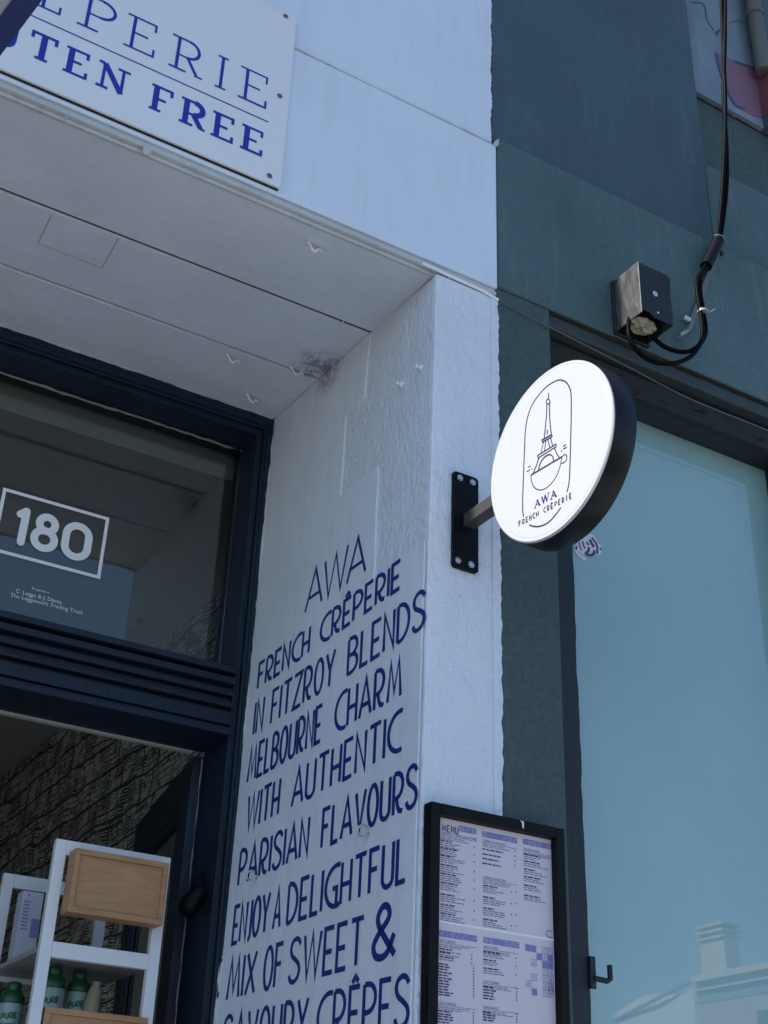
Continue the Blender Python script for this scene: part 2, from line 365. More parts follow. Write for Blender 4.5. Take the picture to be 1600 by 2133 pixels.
# slab letters: strokes marked 's' (stem weight) or 't' (serif weight)
SL = {
 'E': (.66, [('s', [(.17, 0), (.17, 1)]), ('t', [(0, 0), (.66, 0), (.66, .22)]), ('t', [(0, 1), (.64, 1), (.64, .78)]), ('t', [(.17, .5), (.50, .5)])]),
 'F': (.66, [('s', [(.17, 0), (.17, 1)]), ('t', [(0, 0), (.38, 0)]), ('t', [(0, 1), (.66, 1), (.66, .76)]), ('t', [(.17, .48), (.50, .48)])]),
 'P': (.66, [('s', [(.17, 0), (.17, 1)]), ('t', [(0, 0), (.40, 0)]), ('t', [(0, 1), (.40, 1)]), ('s', arc(.40, .73, .26, .27, 90, -90)), ('t', [(.40, .46), (.17, .46)])]),
 'R': (.76, [('s', [(.17, 0), (.17, 1)]), ('t', [(0, 0), (.40, 0)]), ('t', [(0, 1), (.40, 1)]), ('s', arc(.40, .73, .25, .27, 90, -90)), ('t', [(.40, .46), (.17, .46)]), ('s', [(.40, .46), (.64, .02)]), ('t', [(.60, 0), (.78, 0)])]),
 'I': (.34, [('s', [(.17, 0), (.17, 1)]), ('t', [(0, 0), (.34, 0)]), ('t', [(0, 1), (.34, 1)])]),
 'T': (.72, [('s', [(.36, 0), (.36, 1)]), ('t', [(.17, 0), (.55, 0)]), ('t', [(0, .76), (0, 1), (.72, 1), (.72, .76)])]),
 'U': (.76, [('s', [(.16, 1), (.16, .28)]+arc(.38, .28, .22, .28, 180, 360, 10)+[(.60, 1)]), ('t', [(0, 1), (.32, 1)]), ('t', [(.46, 1), (.76, 1)])]),
 'N': (.80, [('t', [(.15, 0), (.15, 1)]), ('s', [(.15, 1), (.63, 0)]), ('t', [(.63, 0), (.63, 1)]), ('t', [(0, 0), (.30, 0)]), ('t', [(0, 1), (.15, 1)]), ('t', [(.48, 1), (.80, 1)])]),
 'L': (.62, [('s', [(.17, 0), (.17, 1)]), ('t', [(0, 1), (.36, 1)]), ('t', [(0, 0), (.62, 0), (.62, .24)])]),
 'G': (.72, [('s', arc(.40, .5, .38, .5, 60, 300, 14)), ('t', [(.44, .42), (.72, .42), (.72, .05)])]),
 'C': (.70, [('s', arc(.40, .5, .38, .5, 55, 305, 14)), ('t', [(.64, .68), (.64, 1)])]),
 'Ê': None,
 'A': (.72, [('t', [(.10, 0), (.36, 1)]), ('s', [(.36, 1), (.62, 0)]), ('t', [(.20, .34), (.52, .34)]), ('t', [(0, 0), (.22, 0)]), ('t', [(.50, 0), (.74, 0)])]),
 'W': (1.0, [('s', [(.10, 1), (.30, 0)]), ('t', [(.30, 0), (.50, 1)]), ('s', [(.50, 1), (.70, 0)]), ('t', [(.70, 0), (.90, 1)]), ('t', [(0, 1), (.20, 1)]), ('t', [(.80, 1), (1.0, 1)])]),
}
SL['Ê'] = (SL['E'][0], SL['E'][1]+[('t', [(.2, 1.12), (.36, 1.25), (.52, 1.12)])])

class Ink:
    """flat painted strokes on a plane: to3(u, v, lift) gives the 3-D point"""
    def __init__(s, to3): s.mb = MB(); s.to3 = to3; s.k = 0
    def stroke(s, pts, wd, closed=False, rnd=False):
        P = []
        for p in pts:
            q = Vector((p[0], p[1]))
            if not P or (q-P[-1]).length > 1e-5: P.append(q)
        if closed and (P[0]-P[-1]).length < 1e-5: P.pop()
        n = len(P); s.k += 1; lift = .0003+.00012*(s.k % 9); L = []; Rr = []
        if n < 2: return
        h = wd/2
        for i in range(n):
            a = P[i]-P[i-1] if (i > 0 or closed) else P[1]-P[0]
            b = P[(i+1) % n]-P[i] if (i < n-1 or closed) else P[-1]-P[-2]
            a = a.normalized(); b = b.normalized()
            na = Vector((-a.y, a.x)); nb = Vector((-b.y, b.x)); m = na+nb
            if m.length < .2: m = na
            else: m = m.normalized()/max(.38, m.normalized().dot(na))
            L.append(P[i]+m*h); Rr.append(P[i]-m*h)
        vs = [s.to3(p.x, p.y, lift) for p in L]+[s.to3(p.x, p.y, lift) for p in Rr]
        s.mb.add(vs, [(n+i, n+(i+1) % n, (i+1) % n, i) for i in range(n if closed else n-1)])
        if rnd:
            for e, d in ((P[0], P[0]-P[1]), (P[-1], P[-1]-P[-2])):
                a0 = math.degrees(math.atan2(d.y, d.x)); s.k += 1; lf = .0003+.00012*(s.k % 9)
                A_ = arc(e.x, e.y, h, h, a0-90, a0+90, 10); s.mb.add([s.to3(x, y, lf) for x, y in A_], [tuple(range(len(A_)))])
    def rect(s, x0, y0, x1, y1, lift=None):
        s.k += 1; l = lift if lift is not None else .0003+.00012*(s.k % 9)
        s.mb.add([s.to3(x0, y0, l), s.to3(x1, y0, l), s.to3(x1, y1, l), s.to3(x0, y1, l)], [(0, 1, 2, 3)])
    def word(s, txt, u0, u1, v0, h, wd, gap=.16, jit=0):
        """monoline word filling u0..u1 with its baseline v0 = (left, right)"""
        tot = sum(G[c][0] for c in txt)+gap*(len(txt)-1); k = (u1-u0-wd)/tot if tot else 1; x = u0+wd/2
        for c in txt:
            wg, st = G[c]
            for p in st:
                pts = []
                for a, b in p:
                    uu = x+a*k; tt = (uu-u0)/(u1-u0); pts.append((uu, v0[0]+(v0[1]-v0[0])*tt+wd/2+b*(h-wd)))
                s.stroke(pts, wd, closed=(c == 'O'))
            x += (wg+gap)*k
    def slab(s, c, u0, u1, v0, h, ws, wt):
        wg, st = SL[c]; k = (u1-u0-wt)/wg
        for kind, p in st:
            s.stroke([(u0+wt/2+a*k, v0+wt/2+b*(h-wt)) for a, b in p], ws if kind == 's' else wt)
    def build(s, name, m, parent): return s.mb.build(name, m, parent)
def text_mesh(body, to3, u, v, size, align='LEFT'):
    cu = bpy.data.curves.new('text', 'FONT'); cu.body = body; cu.size = size; cu.align_x = align; cu.resolution_u = 3
    o = bpy.data.objects.new('text', cu); link(o); dg = bpy.context.evaluated_depsgraph_get(); dg.update()
    me = bpy.data.meshes.new_from_object(o.evaluated_get(dg)); mb = MB()
    mb.add([to3(u+p.co.x, v+p.co.y, .0006) for p in me.vertices], [tuple(f.vertices) for f in me.polygons])
    bpy.data.objects.remove(o); bpy.data.curves.remove(cu); bpy.data.meshes.remove(me); return mb

# ================================================================== THE SETTING
W = 2.3                                       # facade plane (Y, metres from the camera)
SZ = .0558                                    # the soffit rises a little towards the door
def soff(Y): return 3.632+SZ*(Y-W)
def fs(x, y): return hit(x, y, (0, W, 3.632), (0, -SZ, 1))
LEAN = .0093
def xrev(z): return 1.450-LEAN*(3.632-z)
def fr(x, y, off=0): return hit(x, y, (xrev(0)-off, 0, 0), (1, 0, -LEAN))

def concrete(name, col, sc_=1):
    m, t, b = mat(name, col, .85); v = coords(t); k = noise(t, v, .8*sc_, 8, .65); g = noise(t, v, 60*sc_, 4, .6)
    c = mix(t, k, tuple(x*.75 for x in col), tuple(x*1.2 for x in col)); c = mix(t, mth(t, 'MULTIPLY', g, .3), c, tuple(x*.6 for x in col))
    t.links.new(c, b.inputs['Base Color']); bump(t, b, g, .004, .4); return m
tag(MB().quad((-300, -300, -.13), (300, -300, -.13), (300, 300, -.13), (-300, 300, -.13)).build('ground', concrete('earth', (.22, .22, .21), .3)), kind='structure')
tag(MB().box(-120, -9.2, -.2, 120, -1.6, -.12).build('road', concrete('asphalt', (.11, .112, .118))), kind='structure')
tag(MB().box(-60, -1.6, -.2, 60, 3.3, 0).build('pavement', concrete('pavement concrete', (.42, .43, .45)), bevel=.015), kind='structure')
tag(MB().box(-60, -12.2, -.2, 60, -9.2, 0).build('pavement', concrete('pavement concrete far', (.42, .43, .45)), bevel=.015), kind='structure')

# ------------------------------------------------------------------ the creperie building
shop = thing('shop_building', 'white painted shop building with a recessed entrance, navy door frame and blue wall lettering', 'building', (0, W, 0))
YF = 3.25                                     # face of the door frame
zlip = 3.664
seamL, seamR = fy(615, 110, W), fy(1036, 297, W)
zs = (seamL.z+seamR.z)/2
xr = 1.647
MB().box(-5, W, zlip, xr, W+.25, zs).build('fascia', M_fascia, shop, bevel=.004)
# upper wall, ragged painted right edge
pts = [(-5, W+.004, zs+.003)]
n = 150; z1 = 5.5
wob = 0; edge = []
for i in range(n+1):
    wob = wob*.7+random.uniform(-.0026, .0026); edge.append((xr-.012+wob, W+.004, zs+.003+(z1-zs)*i/n))
MB().prism(pts+edge+[(-5, W+.004, z1)], (0, .25, 0)).build('upper_wall', M_fascia, shop)
# sealant line between the two
sea = MB(); L = [(x, W+.0015+random.uniform(-.0006, .0006), zs+.002+random.uniform(-.0015, .0015)) for x in [-5+.03*i for i in range(int((xr+5)/.03)+1)]]
sea.tube(L, .0028, 6).build('seam', M_lip, shop)
# paint tuft where fascia meets the neighbour
tf = MB(); c0 = Vector((xr-.002, W-.004, zs+.006))
tf.lathe([(.004, -.014), (.009, -.006), (.007, .004), (.003, .012), (.001, .02)], c0, (.35, -.2, 1), 7).build('paint_lump', M_caulk, shop)
MB().box(-5, W+.004, 5.503, 1.66, W+.3, 5.75).build('parapet', M_fascia, shop, bevel=.01)
# drip bead below the fascia
mb = MB()
for z0, z1_, y0 in ((zlip-.012, zlip-.001, W+.007), (zlip-.024, zlip-.0125, W+.001), (3.628, zlip-.0245, W+.012)):
    mb.box(-5, y0, z0, xr-.003, W+.022, z1_)
mb.build('drip_bead', M_lip, shop, bevel=.002)
lump = MB(); random.seed(3)
for i in range(34):
    x = random.uniform(.1, 1.62) if i > 12 else random.uniform(1.36, 1.5); r = random.uniform(.0015, .0045)
    lump.lathe([(r*.4, -r), (r, -r*.3), (r*.8, r*.4), (r*.2, r)], (x, W+random.uniform(-.002, .02), 3.636+random.uniform(-.006, .012)), (random.uniform(-1, 1), .3, 1), 7)
lump.build('paint_crumbs', M_caulk, shop)['kind'] = 'stuff'
# soffit boards
def board(y0, y1, dz, nm):
    g = .0046
    a, b = y0+g, y1-g
    mb = MB(); mb.prism([(-5, a, soff(a)+dz), (-5, b, soff(b)+dz), (-5, b, soff(b)+dz+.02), (-5, a, soff(a)+dz+.02)], (5+xrev(3.63)+.004, 0, 0))
    return mb.build(nm, M_soffit, shop, bevel=.001)
y1_ = (fs(0, 392).y+fs(773, 694).y)/2; y2_ = (fs(0, 547.5).y+fs(645, 782.5).y)/2
b1 = board(W+.0205, y1_, 0, 'soffit_board'); b2 = board(y1_, y2_, -.002, 'soffit_board'); b3 = board(y2_, YF+.02, .001, 'soffit_board')
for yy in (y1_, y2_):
    MB().box(-5, yy-.0044, soff(yy)+.0035, 1.452, yy+.0044, soff(yy)+.012).build('joint_shade', M_dark, shop)  # black strip paints in the shade inside each open board joint
# paint ridges along the joints
for yy, zz in ((y1_, .0), (y2_, -.001)):
    q = MB(); pts = [(x, yy+.0082+random.uniform(-.0012, .0012), soff(yy)+zz+.0004+random.uniform(-.0008, .0008)) for x in [i*.03-.6 for i in range(int((1.44+.6)/.03)+1)]]
    q.tube(pts, [.0016+random.random()*.0022 for _ in pts], 6).build('paint_ridge', M_soffit, shop)
# access patch outlined in the middle board
hp = [fs(80, 470), fs(105, 443), fs(247, 493), fs(212, 556), fs(83, 505)]
hp = [fs(108, 446), fs(247, 495), fs(213, 557), fs(80, 505)]
gr = MB()
for i in (1, 2, 3):
    a, b = hp[i], hp[(i+1) % 4]; gr.tube([a+Vector((0, 0, -.002)), b+Vector((0, 0, -.002))], .0014, 5)
gr.build('patch_joint', mat('shadowed joint filler', (.33, .33, .34), .8)[0], b2)
MB().box(-5, W+.25, 3.72, 1.6, 3.6, 3.95).build('entrance_lintel', M_dark, shop)
# pier: white front, painted reveal
zt, zb = 3.63, 0.0
pier = MB(); A = (xrev(zb), W, zb); B = (xr-.02, W, zb); C = (xr-.02, W, zt); D = (xrev(zt), W, zt)
pier.prism([A, B, C, D], (0, .012, 0)).build('pier_front', M_pier, shop, bevel=.005)
# ragged edge of the white paint, lapping over the neighbour's teal render
rg = MB(); n = 420
def xedge(z):
    t = (z-2.2)/(3.62-2.2); return 1.647-.0+(1.6475-1.647)*t
eds = []; wob = 0
for i in range(n+1):
    z = zt*i/n*.999; px_ = 1.6455 if z < 2 else 1.6455; wob = wob*.6+random.uniform(-.0022, .0022); eds.append((px_+wob, W-.003, z))
rg.prism([(xr-.024, W-.003, 0)]+eds+[(xr-.024, W-.003, eds[-1][2])], (0, .004, 0)).build('paint_edge', M_pier, shop)
rev = MB(); y0, y1r = W+.0125, YF+.30
rev.prism([(xrev(zb)+.001, y0, zb), (xrev(zb)+.001, y1r, zb), (xrev(3.72)+.001, y1r, 3.72), (xrev(zt)+.001, y0, zt)], (.17, 0, 0)).build('reveal', M_reveal, shop, bevel=.004)
def z8(x, y): return fr(560+x/3.0475, 520+y/3.0475)
poly = [z8(650, 545), z8(633, 700), z8(612, 945), z8(560, 1010), z8(495, 1060), z8(480, 1290), z8(459, 1560), z8(570, 1470), z8(695, 1372), z8(700, 1480), z8(688, 1650), z8(678, 2000), z8(670, 2095)]
poly += [fr(830, 1165), fr(888, 1125)]
P2 = [(xrev(p.z)-.0035, p.y, p.z) for p in poly]
zl = P2[-1][2]; P2[-1] = (xrev(zl)-.0035, W+.013, zl)
P2 += [(xrev(.01)-.0035, W+.013, .01), (xrev(.01)-.0035, YF-.004, .01), (xrev(soff(YF)-.004)-.0035, YF-.004, soff(YF)-.004)]
P2[0] = (P2[0][0], P2[0][1], soff(P2[0][1])-.003)
MB().prism(P2, (.006, 0, 0)).build('render_patch', M_patch, shop, bevel=.0022)
ck = MB(); rc = random.Random(4); zz = [soff(YF)-.004-i*.012 for i in range(230)]; rr = []; q = .003
for _ in zz: q = min(.0065, max(.0012, q+rc.uniform(-.0018, .0018))); rr.append(q)
ck.tube([(xrev(z)-.003+rc.uniform(-.001, .001), YF-.001, z) for z in zz], rr, 6)
zz = [1.44-i*.012 for i in range(170)]; rr = []; q = .003
for _ in zz: q = min(.005, max(.0010, q+rc.uniform(-.0015, .0015))); rr.append(q)
ck.tube([(x, YF-.001, soff(YF)-.001) for x in zz], rr, 6)
ck.build('caulk', M_caulk, shop)
MB().box(-5, W+.012, 0, -3.2, 3.6, 3.6).build('pier_left', M_pier, shop)

# door frame in navy timber
z_head = fy(440, 868, YF).z
YG = (fz(440, 916, z_head).y+fz(0, 774, z_head).y)/2
x_in = fy(535, 944, YF).x
fr_o = thing  # (kept as a part of the shop)
frame = MB().box(-1.3, YF, z_head+.02, xrev(3.63)+.006, YG+.05, soff(YF)+.02).build('door_frame', M_navy, shop, bevel=.003)
def trim(b, nm='moulding', bev=.002): return b.build(nm, M_navy, frame, bevel=bev)
trim(MB().box(-1.3, YF+.010, z_head, x_in+.02, YG+.05, z_head+.0195))
trim(MB().box(-1.3, YF-.005, z_head+.030, x_in+.0295, YF-.0005, z_head+.040))
# right jamb
trim(MB().prism([(x_in+.02, YF, 0), (xrev(0)+.006, YF, 0), (xrev(z_head)+.006, YF, z_head+.0195), (x_in+.02, YF, z_head+.0195)], (0, YG+.05-YF, 0)), 'jamb', .003)
trim(MB().box(x_in, YF+.010, 0, x_in+.0195, YG+.05, z_head-.0005))
trim(MB().box(x_in+.030, YF-.005, 0, x_in+.040, YF-.0005, z_head+.0295))
zb0 = (fy(0, 1425, YF-.02).z+fy(413, 1509, YF-.02).z)/2; zb1 = (fy(0, 1274, YF-.02).z+fy(480, 1382, YF-.02).z)/2
# transom bar, stepped moulding
H = zb1-zb0; bar = MB()
prof = [(0, .10, -.004), (.10, .16, .012), (.16, .36, .004), (.36, .41, .016), (.41, .47, -.004), (.47, .53, .008), (.53, .60, .022), (.60, .70, .004), (.70, .75, .014), (.75, .86, -.012), (.86, .90, .010), (.90, 1.0, -.022)]
for a, b, d in prof: bar.box(-1.3, YF-.0+d, zb0+H*a+.0004, x_in-.0005, YG+.06, zb0+H*b-.0004)
trim(bar, 'transom_bar', .003)
MB().box(-1.3, YG+.062, zb0-.004, x_in-.03, YG+.085, zb0+.035).build('draught_strip', mat('beige timber stop', (.42, .41, .36), .7)[0], frame, bevel=.003)
# glazing above the bar
gl = MB().box(-1.3, YG, zb1-.01, x_in-.001, YG+.005, z_head-.001).build('transom_glass', M_glass, shop)
putty = MB()
putty.tube([(x, YG-.002, z_head-.004+random.uniform(-.003, .001)) for x in [i*.02-.5 for i in range(int((x_in+.5)/.02))]], [.003+random.random()*.003 for _ in range(int((x_in+.5)/.02))], 6)
putty.build('putty', mat('old putty', (.22, .23, .20), .8)[0], gl)
# house number and small print on the glass
def onglass(u, v, l): return Vector((u, YG-l, v))
def zg(x, y): return fy(x/2.6667, 1000+y/2.6667, YG)
ink = Ink(onglass)
TLc, TRc, BRc = zg(18, 45), zg(612, 207), zg(552, 550)
xR = (TRc.x+BRc.x)/2; zT = (TLc.z+TRc.z)/2; zB = BRc.z; xL = xR-(xR-zg(0, 200).x)*1.06
xL = zg(18, 45).x
wf = .010
ink.stroke([(xL+wf/2, zB+wf/2), (xR-wf/2, zB+wf/2), (xR-wf/2, zT-wf/2), (xL+wf/2, zT-wf/2)], wf, closed=True)
d0 = zg(120, 365); d1 = zg(120, 158); zc0 = (zg(110, 362).z+zg(240, 402).z+zg(420, 447).z)/3; zc1 = (zg(120, 155).z+zg(255, 182).z+zg(430, 228).z)/3
hh = zc1-zc0; sw = hh*.185
def digit(u0, u1, strokes, cl=False):
    for p in strokes: ink.stroke([(u0+sw/2+a*(u1-u0-sw), zc0+sw/2+b*(hh-sw)) for a, b in p], sw, closed=cl, rnd=not cl)
digit(zg(80, 250).x, zg(155, 260).x, [[(0, .86), (1, 1)], [(1, 1), (.92, 0)]])
u0, u1 = zg(170, 300).x, zg(325, 330).x
digit(u0+.10*(u1-u0), u1-.06*(u1-u0), [arc(.5, .77, .5, .23, 0, 360, 22)], True); digit(u0, u1, [arc(.5, .28, .5, .28, 0, 360, 24)], True)
u0, u1 = zg(342, 330).x, zg(508, 370).x
digit(u0, u1, [arc(.5, .68, .5, .32, 0, 180, 12)+arc(.5, .32, .5, .32, 180, 360, 12)], True)
ink.build('house_number', M_decal, gl)
for body, px_, sz, al in (('Proprietors', (225, 620), .0125, 'CENTER'), ('C. Legge & J. Davey', (215, 657), .0195, 'CENTER'), ('The Leggework Trading Trust', (458, 748), .0200, 'RIGHT')):
    p = zg(*px_); text_mesh(body, onglass, p.x, p.z, sz*.86, al).build('window_lettering', M_decal, gl)

# room behind the door
XM = 1.72
cz = fx(345, 1330, XM).z
MB().box(XM, YG+.06, 0, XM+.1, 9.0, cz+.1).build('mural_wall', M_mural, shop)
MB().box(-3.2, YG+.06, cz, XM-.001, 9.0, cz+.1).build('room_ceiling', M_room, shop)
MB().box(-3.2, 9.001, 0, XM+.1, 9.1, cz+.1).build('room_back_wall', M_room, shop)
MB().box(-3.3, YG+.06, 0, -3.201, 9.1, cz+.1).build('room_side_wall', M_room, shop)
MB().box(-3.2, YF+.02, -.01, XM-.001, 9.0, .10).build('room_floor', mat('timber floor', (.16, .11, .07), .5)[0], shop)
MB().box(-5, YF+.21, soff(YF)-.06, XM+.1, YF+.3, 4.4).build('head_wall', M_room, shop)
MB().box(x_in+.07, YG+.055, 0, XM+.1, YG+.16, cz).build('return_wall', M_room, shop)
MB().box(-3.2, YF+.05, .1, -1.3, YF+.09, .6).build('stall_riser', M_navy, shop)
MB().box(-3.2, YF+.06, .6, -1.3, YF+.066, 3.6).build('shop_window_pane', M_glass, shop)
# the door leaf, opened inwards
hx, hy = fy(425, 1530, YG).x, YG+.062
door_az = R_(9.9)
dv = Vector((math.sin(door_az), math.cos(door_az), 0)); nv = Vector((-math.cos(door_az), math.sin(door_az), 0))
ztop = zb0-.012
def leafbox(b, u0, u1, z0, z1, t0, t1):
    o = Vector((hx, hy, 0)); c = [o+dv*u+nv*(-t)+Vector((0, 0, z)) for u, t, z in
        ((u0, t0, z0), (u1, t0, z0), (u1, t1, z0), (u0, t1, z0), (u0, t0, z1), (u1, t0, z1), (u1, t1, z1), (u0, t1, z1))]
    return b.add(c, [(0,3,2,1),(4,5,6,7),(0,1,5,4),(1,2,6,5),(2,3,7,6),(3,0,4,7)])
LW = .82
mb = MB(); leafbox(mb, 0, .13, .11, ztop, 0, .045); leafbox(mb, LW-.12, LW, .11, ztop, 0, .045)
leafbox(mb, .1302, LW-.1202, ztop-.13, ztop, 0, .045); leafbox(mb, .1302, LW-.1202, .11, .75, 0, .045)
door = mb.build('door', M_navy, shop, bevel=.003)
leafbox(MB(), .1304, LW-.1204, .7502, ztop-.1302, .018, .024).build('door_glass', M_glass, door)
mb = MB()
for u0, u1, za, zb_ in ((.1305, .150, .7505, ztop-.1305), (LW-.140, LW-.1205, .7505, ztop-.1305), (.1502, LW-.1402, ztop-.15, ztop-.1305)): leafbox(mb, u0, u1, za, zb_, .004, .017)
mb.build('glazing_bead', M_navy, door, bevel=.002)
gp = MB(); zz = [ztop-.02-i*.03 for i in range(40)]
gp.tube([(hx+.012+.001*math.sin(i*1.7), hy-.040+.001*math.sin(i), z) for i, z in enumerate(zz)], [random.choice((.0004, .0008, .0016, .0024, .003)) for _ in zz], 5)
gp.build('worn_edge', mat('worn bare edge', (.20, .19, .16), .8)[0], door)
# black door closer on the jamb edge
kp = fy(400, 1870, YG-.03)
mb = MB(); mb.lathe([(.004, -.045), (.022, -.040), (.030, -.015), (.026, .012), (.018, .035), (.008, .046)], kp+Vector((-.004, -.02, -.012)), (.25, -.35, .5), 12)
mb.lathe([(.006, -.05), (.022, -.03), (.024, .01), (.016, .04), (.004, .055)], kp+Vector((.016, -.005, .025)), (.25, .1, .7), 10)
mb.build('door_handle', M_blackp, door)

# ------------------------------------------------------------------ blue lettering on the reveal
KX = 1.12                                     # upright strokes are painted broader than level ones
def onrev(u, v, l): return Vector((xrev(v)-.0035-l, -u*KX, v))     # u runs from deep to front
def z2p(x, y): return fr(400+x/2.6667, 1000+y/2.6667, .004)
def z3p(x, y): return fr(400+x/2.6667, 1550+y/2.6667, .004)
lines = [
 (z2p, (622, 748), (968, 510), (930, 305), [('AWA', 622, 968)]),
 (z2p, (357, 1172), (1160, 606), (1165, 428), [('FRENCH', 357, 652), ('CRÊPERIE', 703, 1160)]),
 (z2p, (333, 1428), (1293, 821), (880, 872), [('IN', 333, 392), ('FITZROY', 430, 790), ('BLENDS', 855, 1296)]),
 (z2p, (300, 1692), (1165, 1205), (1166, 968), [('MELBOURNE', 300, 718), ('CHARM', 783, 1165)]),
 (z3p, (293, 495), (1155, 45), (1160, -200), [('WITH', 293, 482), ('AUTHENTIC', 545, 1160)]),
 (z3p, (248, 800), (1252, 349), (1225, 108), [('PARISIAN', 248, 645), ('FLAVOURS', 710, 1254)]),
 (z3p, (215, 1125), (1190, 770), (1142, 517), [('ENJOY', 215, 424), ('A', 440, 491), ('DELIGHTFUL', 518, 1192)]),
 (z3p, (185, 1435), (908, 1245), (930, 955), [('MIX', 185, 348), ('OF', 385, 497), ('SWEET', 527, 952), ('&', 986, 1136)]),
]
SWID = .0114
for fn, a, b, topp, words in lines:
    sl_ = (b[1]-a[1])/(b[0]-a[0]); pa, pb = fn(*a), fn(*b)
    def zbase(Y): return pa.z+(pb.z-pa.z)*(Y-pa.y)/(pb.y-pa.y)
    pt = fn(*topp); Hh = pt.z-zbase(pt.y)
    for wd_, x0, x1 in words:
        ink = Ink(onrev); p0, p1 = fn(x0, a[1]+sl_*(x0-a[0])), fn(x1, a[1]+sl_*(x1-a[0]))
        ink.word(wd_, -p0.y/KX, -p1.y/KX, (zbase(p0.y), zbase(p1.y)), Hh*(1.12 if wd_ == '&' else 1), SWID*(.85 if wd_ == 'AWA' else 1.35 if wd_ == '&' else 1), .03 if wd_ == 'AWA' else .16)
        ink.build('wall_lettering', M_letter, shop)
for wd_, x0, x1 in (('SAVOURY', 180, 655), ('CRÊPES', 700, 1218)):
    ink = Ink(onrev); t0, t1 = z3p(x0, 1503-.234*(x0-185)), z3p(x1, 1503-.234*(x1-185)); ink.word(wd_, -t0.y/KX, -t1.y/KX, (t0.z-Hh, t1.z-Hh), Hh, SWID)
    ink.build('wall_lettering', M_letter, shop)

# ------------------------------------------------------------------ sign board on the fascia
YS = W-.010
def z1p(x, y): return fy(x/2, y/2, YS)
br, tr_ = z1p(1170, 783), z1p(1238, 75)
sx = (br.x+tr_.x)/2
board_ = thing('sign_board', 'flat white sign board with blue slab lettering screwed to the fascia above the entrance', 'sign', (sx-1.4, YS, br.z))
pn = MB().box(-2.0, YS, br.z, sx, W-.002, tr_.z).build('panel', M_signpanel, board_, bevel=.0015)
MB().box(-2.0, W-.0019, br.z-.006, sx-.004, W-.0003, br.z+.02).build('backing_strip', M_dark, board_)
def onsign(u, v, l): return Vector((u, YS-l, v))
ink = Ink(onsign)
b1z = (z1p(985, 405).z+z1p(1105, 457).z+z1p(508, 182).z+z1p(697, 264).z)/4
t1z = (z1p(1000, 272).z+z1p(1118, 322).z+z1p(535, 52).z+z1p(720, 138).z)/4
h1 = t1z-b1z
for c, xa, ya, xb, yb in (('Ê', 150, 12, 252, 62), ('P', 315, 90, 470, 150), ('E', 508, 182, 640, 240), ('R', 697, 262, 842, 330), ('I', 890, 352, 942, 380), ('E', 985, 403, 1107, 458)):
    ink.slab(c, z1p(xa, ya).x, z1p(xb, yb).x, b1z, h1, .0085, .0058)
w0 = z1p(150, 12).x
ink.slab('R', w0-.19, w0-.06, b1z, h1, .0085, .0058); ink.slab('C', w0-.35, w0-.23, b1z, h1, .0085, .0058)
ra, rb = z1p(118, 55), z1p(1118, 512); rz_ = (ra.z+rb.z)/2
ink.rect(ra.x-.6, rz_-.002, rb.x, rz_+.002)
b2z = (z1p(993, 612).z+z1p(1088, 655).z+z1p(613, 447).z+z1p(253, 290).z)/4
t2z = (z1p(1005, 513).z+z1p(1098, 553).z+z1p(632, 343).z+z1p(278, 183).z)/4
h2 = t2z-b2z
for c, xa, ya, xb, yb in (('U', -35, 150, 78, 200), ('T', 112, 225, 224, 275), ('E', 253, 287, 360, 332), ('N', 390, 347, 535, 410), ('F', 613, 443, 710, 485), ('R', 738, 497, 856, 552), ('E', 870, 560, 968, 603), ('E', 993, 611, 1090, 657)):
    ink.slab(c, z1p(xa, ya).x, z1p(xb, yb).x, b2z, h2, .0150, .0078)
w0 = z1p(-35, 150).x
ink.slab('L', w0-.13, w0-.03, b2z, h2, .0150, .0078); ink.slab('G', w0-.26, w0-.15, b2z, h2, .0150, .0078)
ink.build('lettering', M_signblue, board_)
for x, y in ((1190, 68), (1165, 400), (1123, 733)):
    p = z1p(x, y); MB().lathe([(.0075, 0), (.0075, .0015), (.0055, .003), (.002, .0032), (.002, .0015)], p, (0, -1, 0), 14).build('screw', mat('dull screw', (.16, .16, .15), .5, .6)[0], board_)

# ------------------------------------------------------------------ teal neighbour
nb = thing('neighbouring_building', 'dark teal rendered building with a large pale blue shop window', 'building', (1.66, W, 0))
XE = 9.0
zband = 3.672; zbt = 4.230
xt = xr+.002
MB().box(xt, W+.001, zband, XE, W+.5, zbt).build('lintel_band', M_teal, nb, bevel=.012, seg=3)
xrc = 2.521; zsill = 4.598
MB().box(xt-.004, W+.022, zbt+.0005, xrc, W+.5, 6.6).build('upper_wall', M_teal2, nb, bevel=.008)
MB().box(xrc+.0005, W+.022, zbt+.0005, XE, W+.5, zsill).build('spandrel', M_teal, nb, bevel=.008)
# recessed upstairs opening
zc_ = 5.045
MB().box(xrc+.0005, W+.12, zsill+.0005, XE, W+.5, zc_-.004).build('recess_wall', M_tealp, nb)
crack = MB(); crack.tube([(xrc+i*.02, W+.119+random.uniform(-.002, .002), zc_+random.uniform(-.003, .003)) for i in range(40)], [.002+.003*random.random() for _ in range(40)], 5); crack.build('crack', M_dark, nb)
xc0 = fy(1545, 0, W+.1).x+.02
def shutter_mat():
    m, t, b = mat('graffitied pale board', (.2, .26, .33), .6)
    v = coords(t); big = noise(t, coords(t, (3, 3, 1)), 3, 6, .6)
    c = mix(t, ramp(t, big, [(.35, grey(0)), (.7, grey(1))]), (.15, .21, .26), (.24, .29, .34))
    t.links.new(c, b.inputs['Base Color']); return m
M_shut = shutter_mat()
MB().box(xrc+.0005, W+.10, zc_+.003, xc0, W+.14, 6.6).build('painted_board', M_shut, nb)
M_pink = plaster('faded pink spray paint', (.23, .12, .175), .2, .3, .3, .7, dirt=.2)
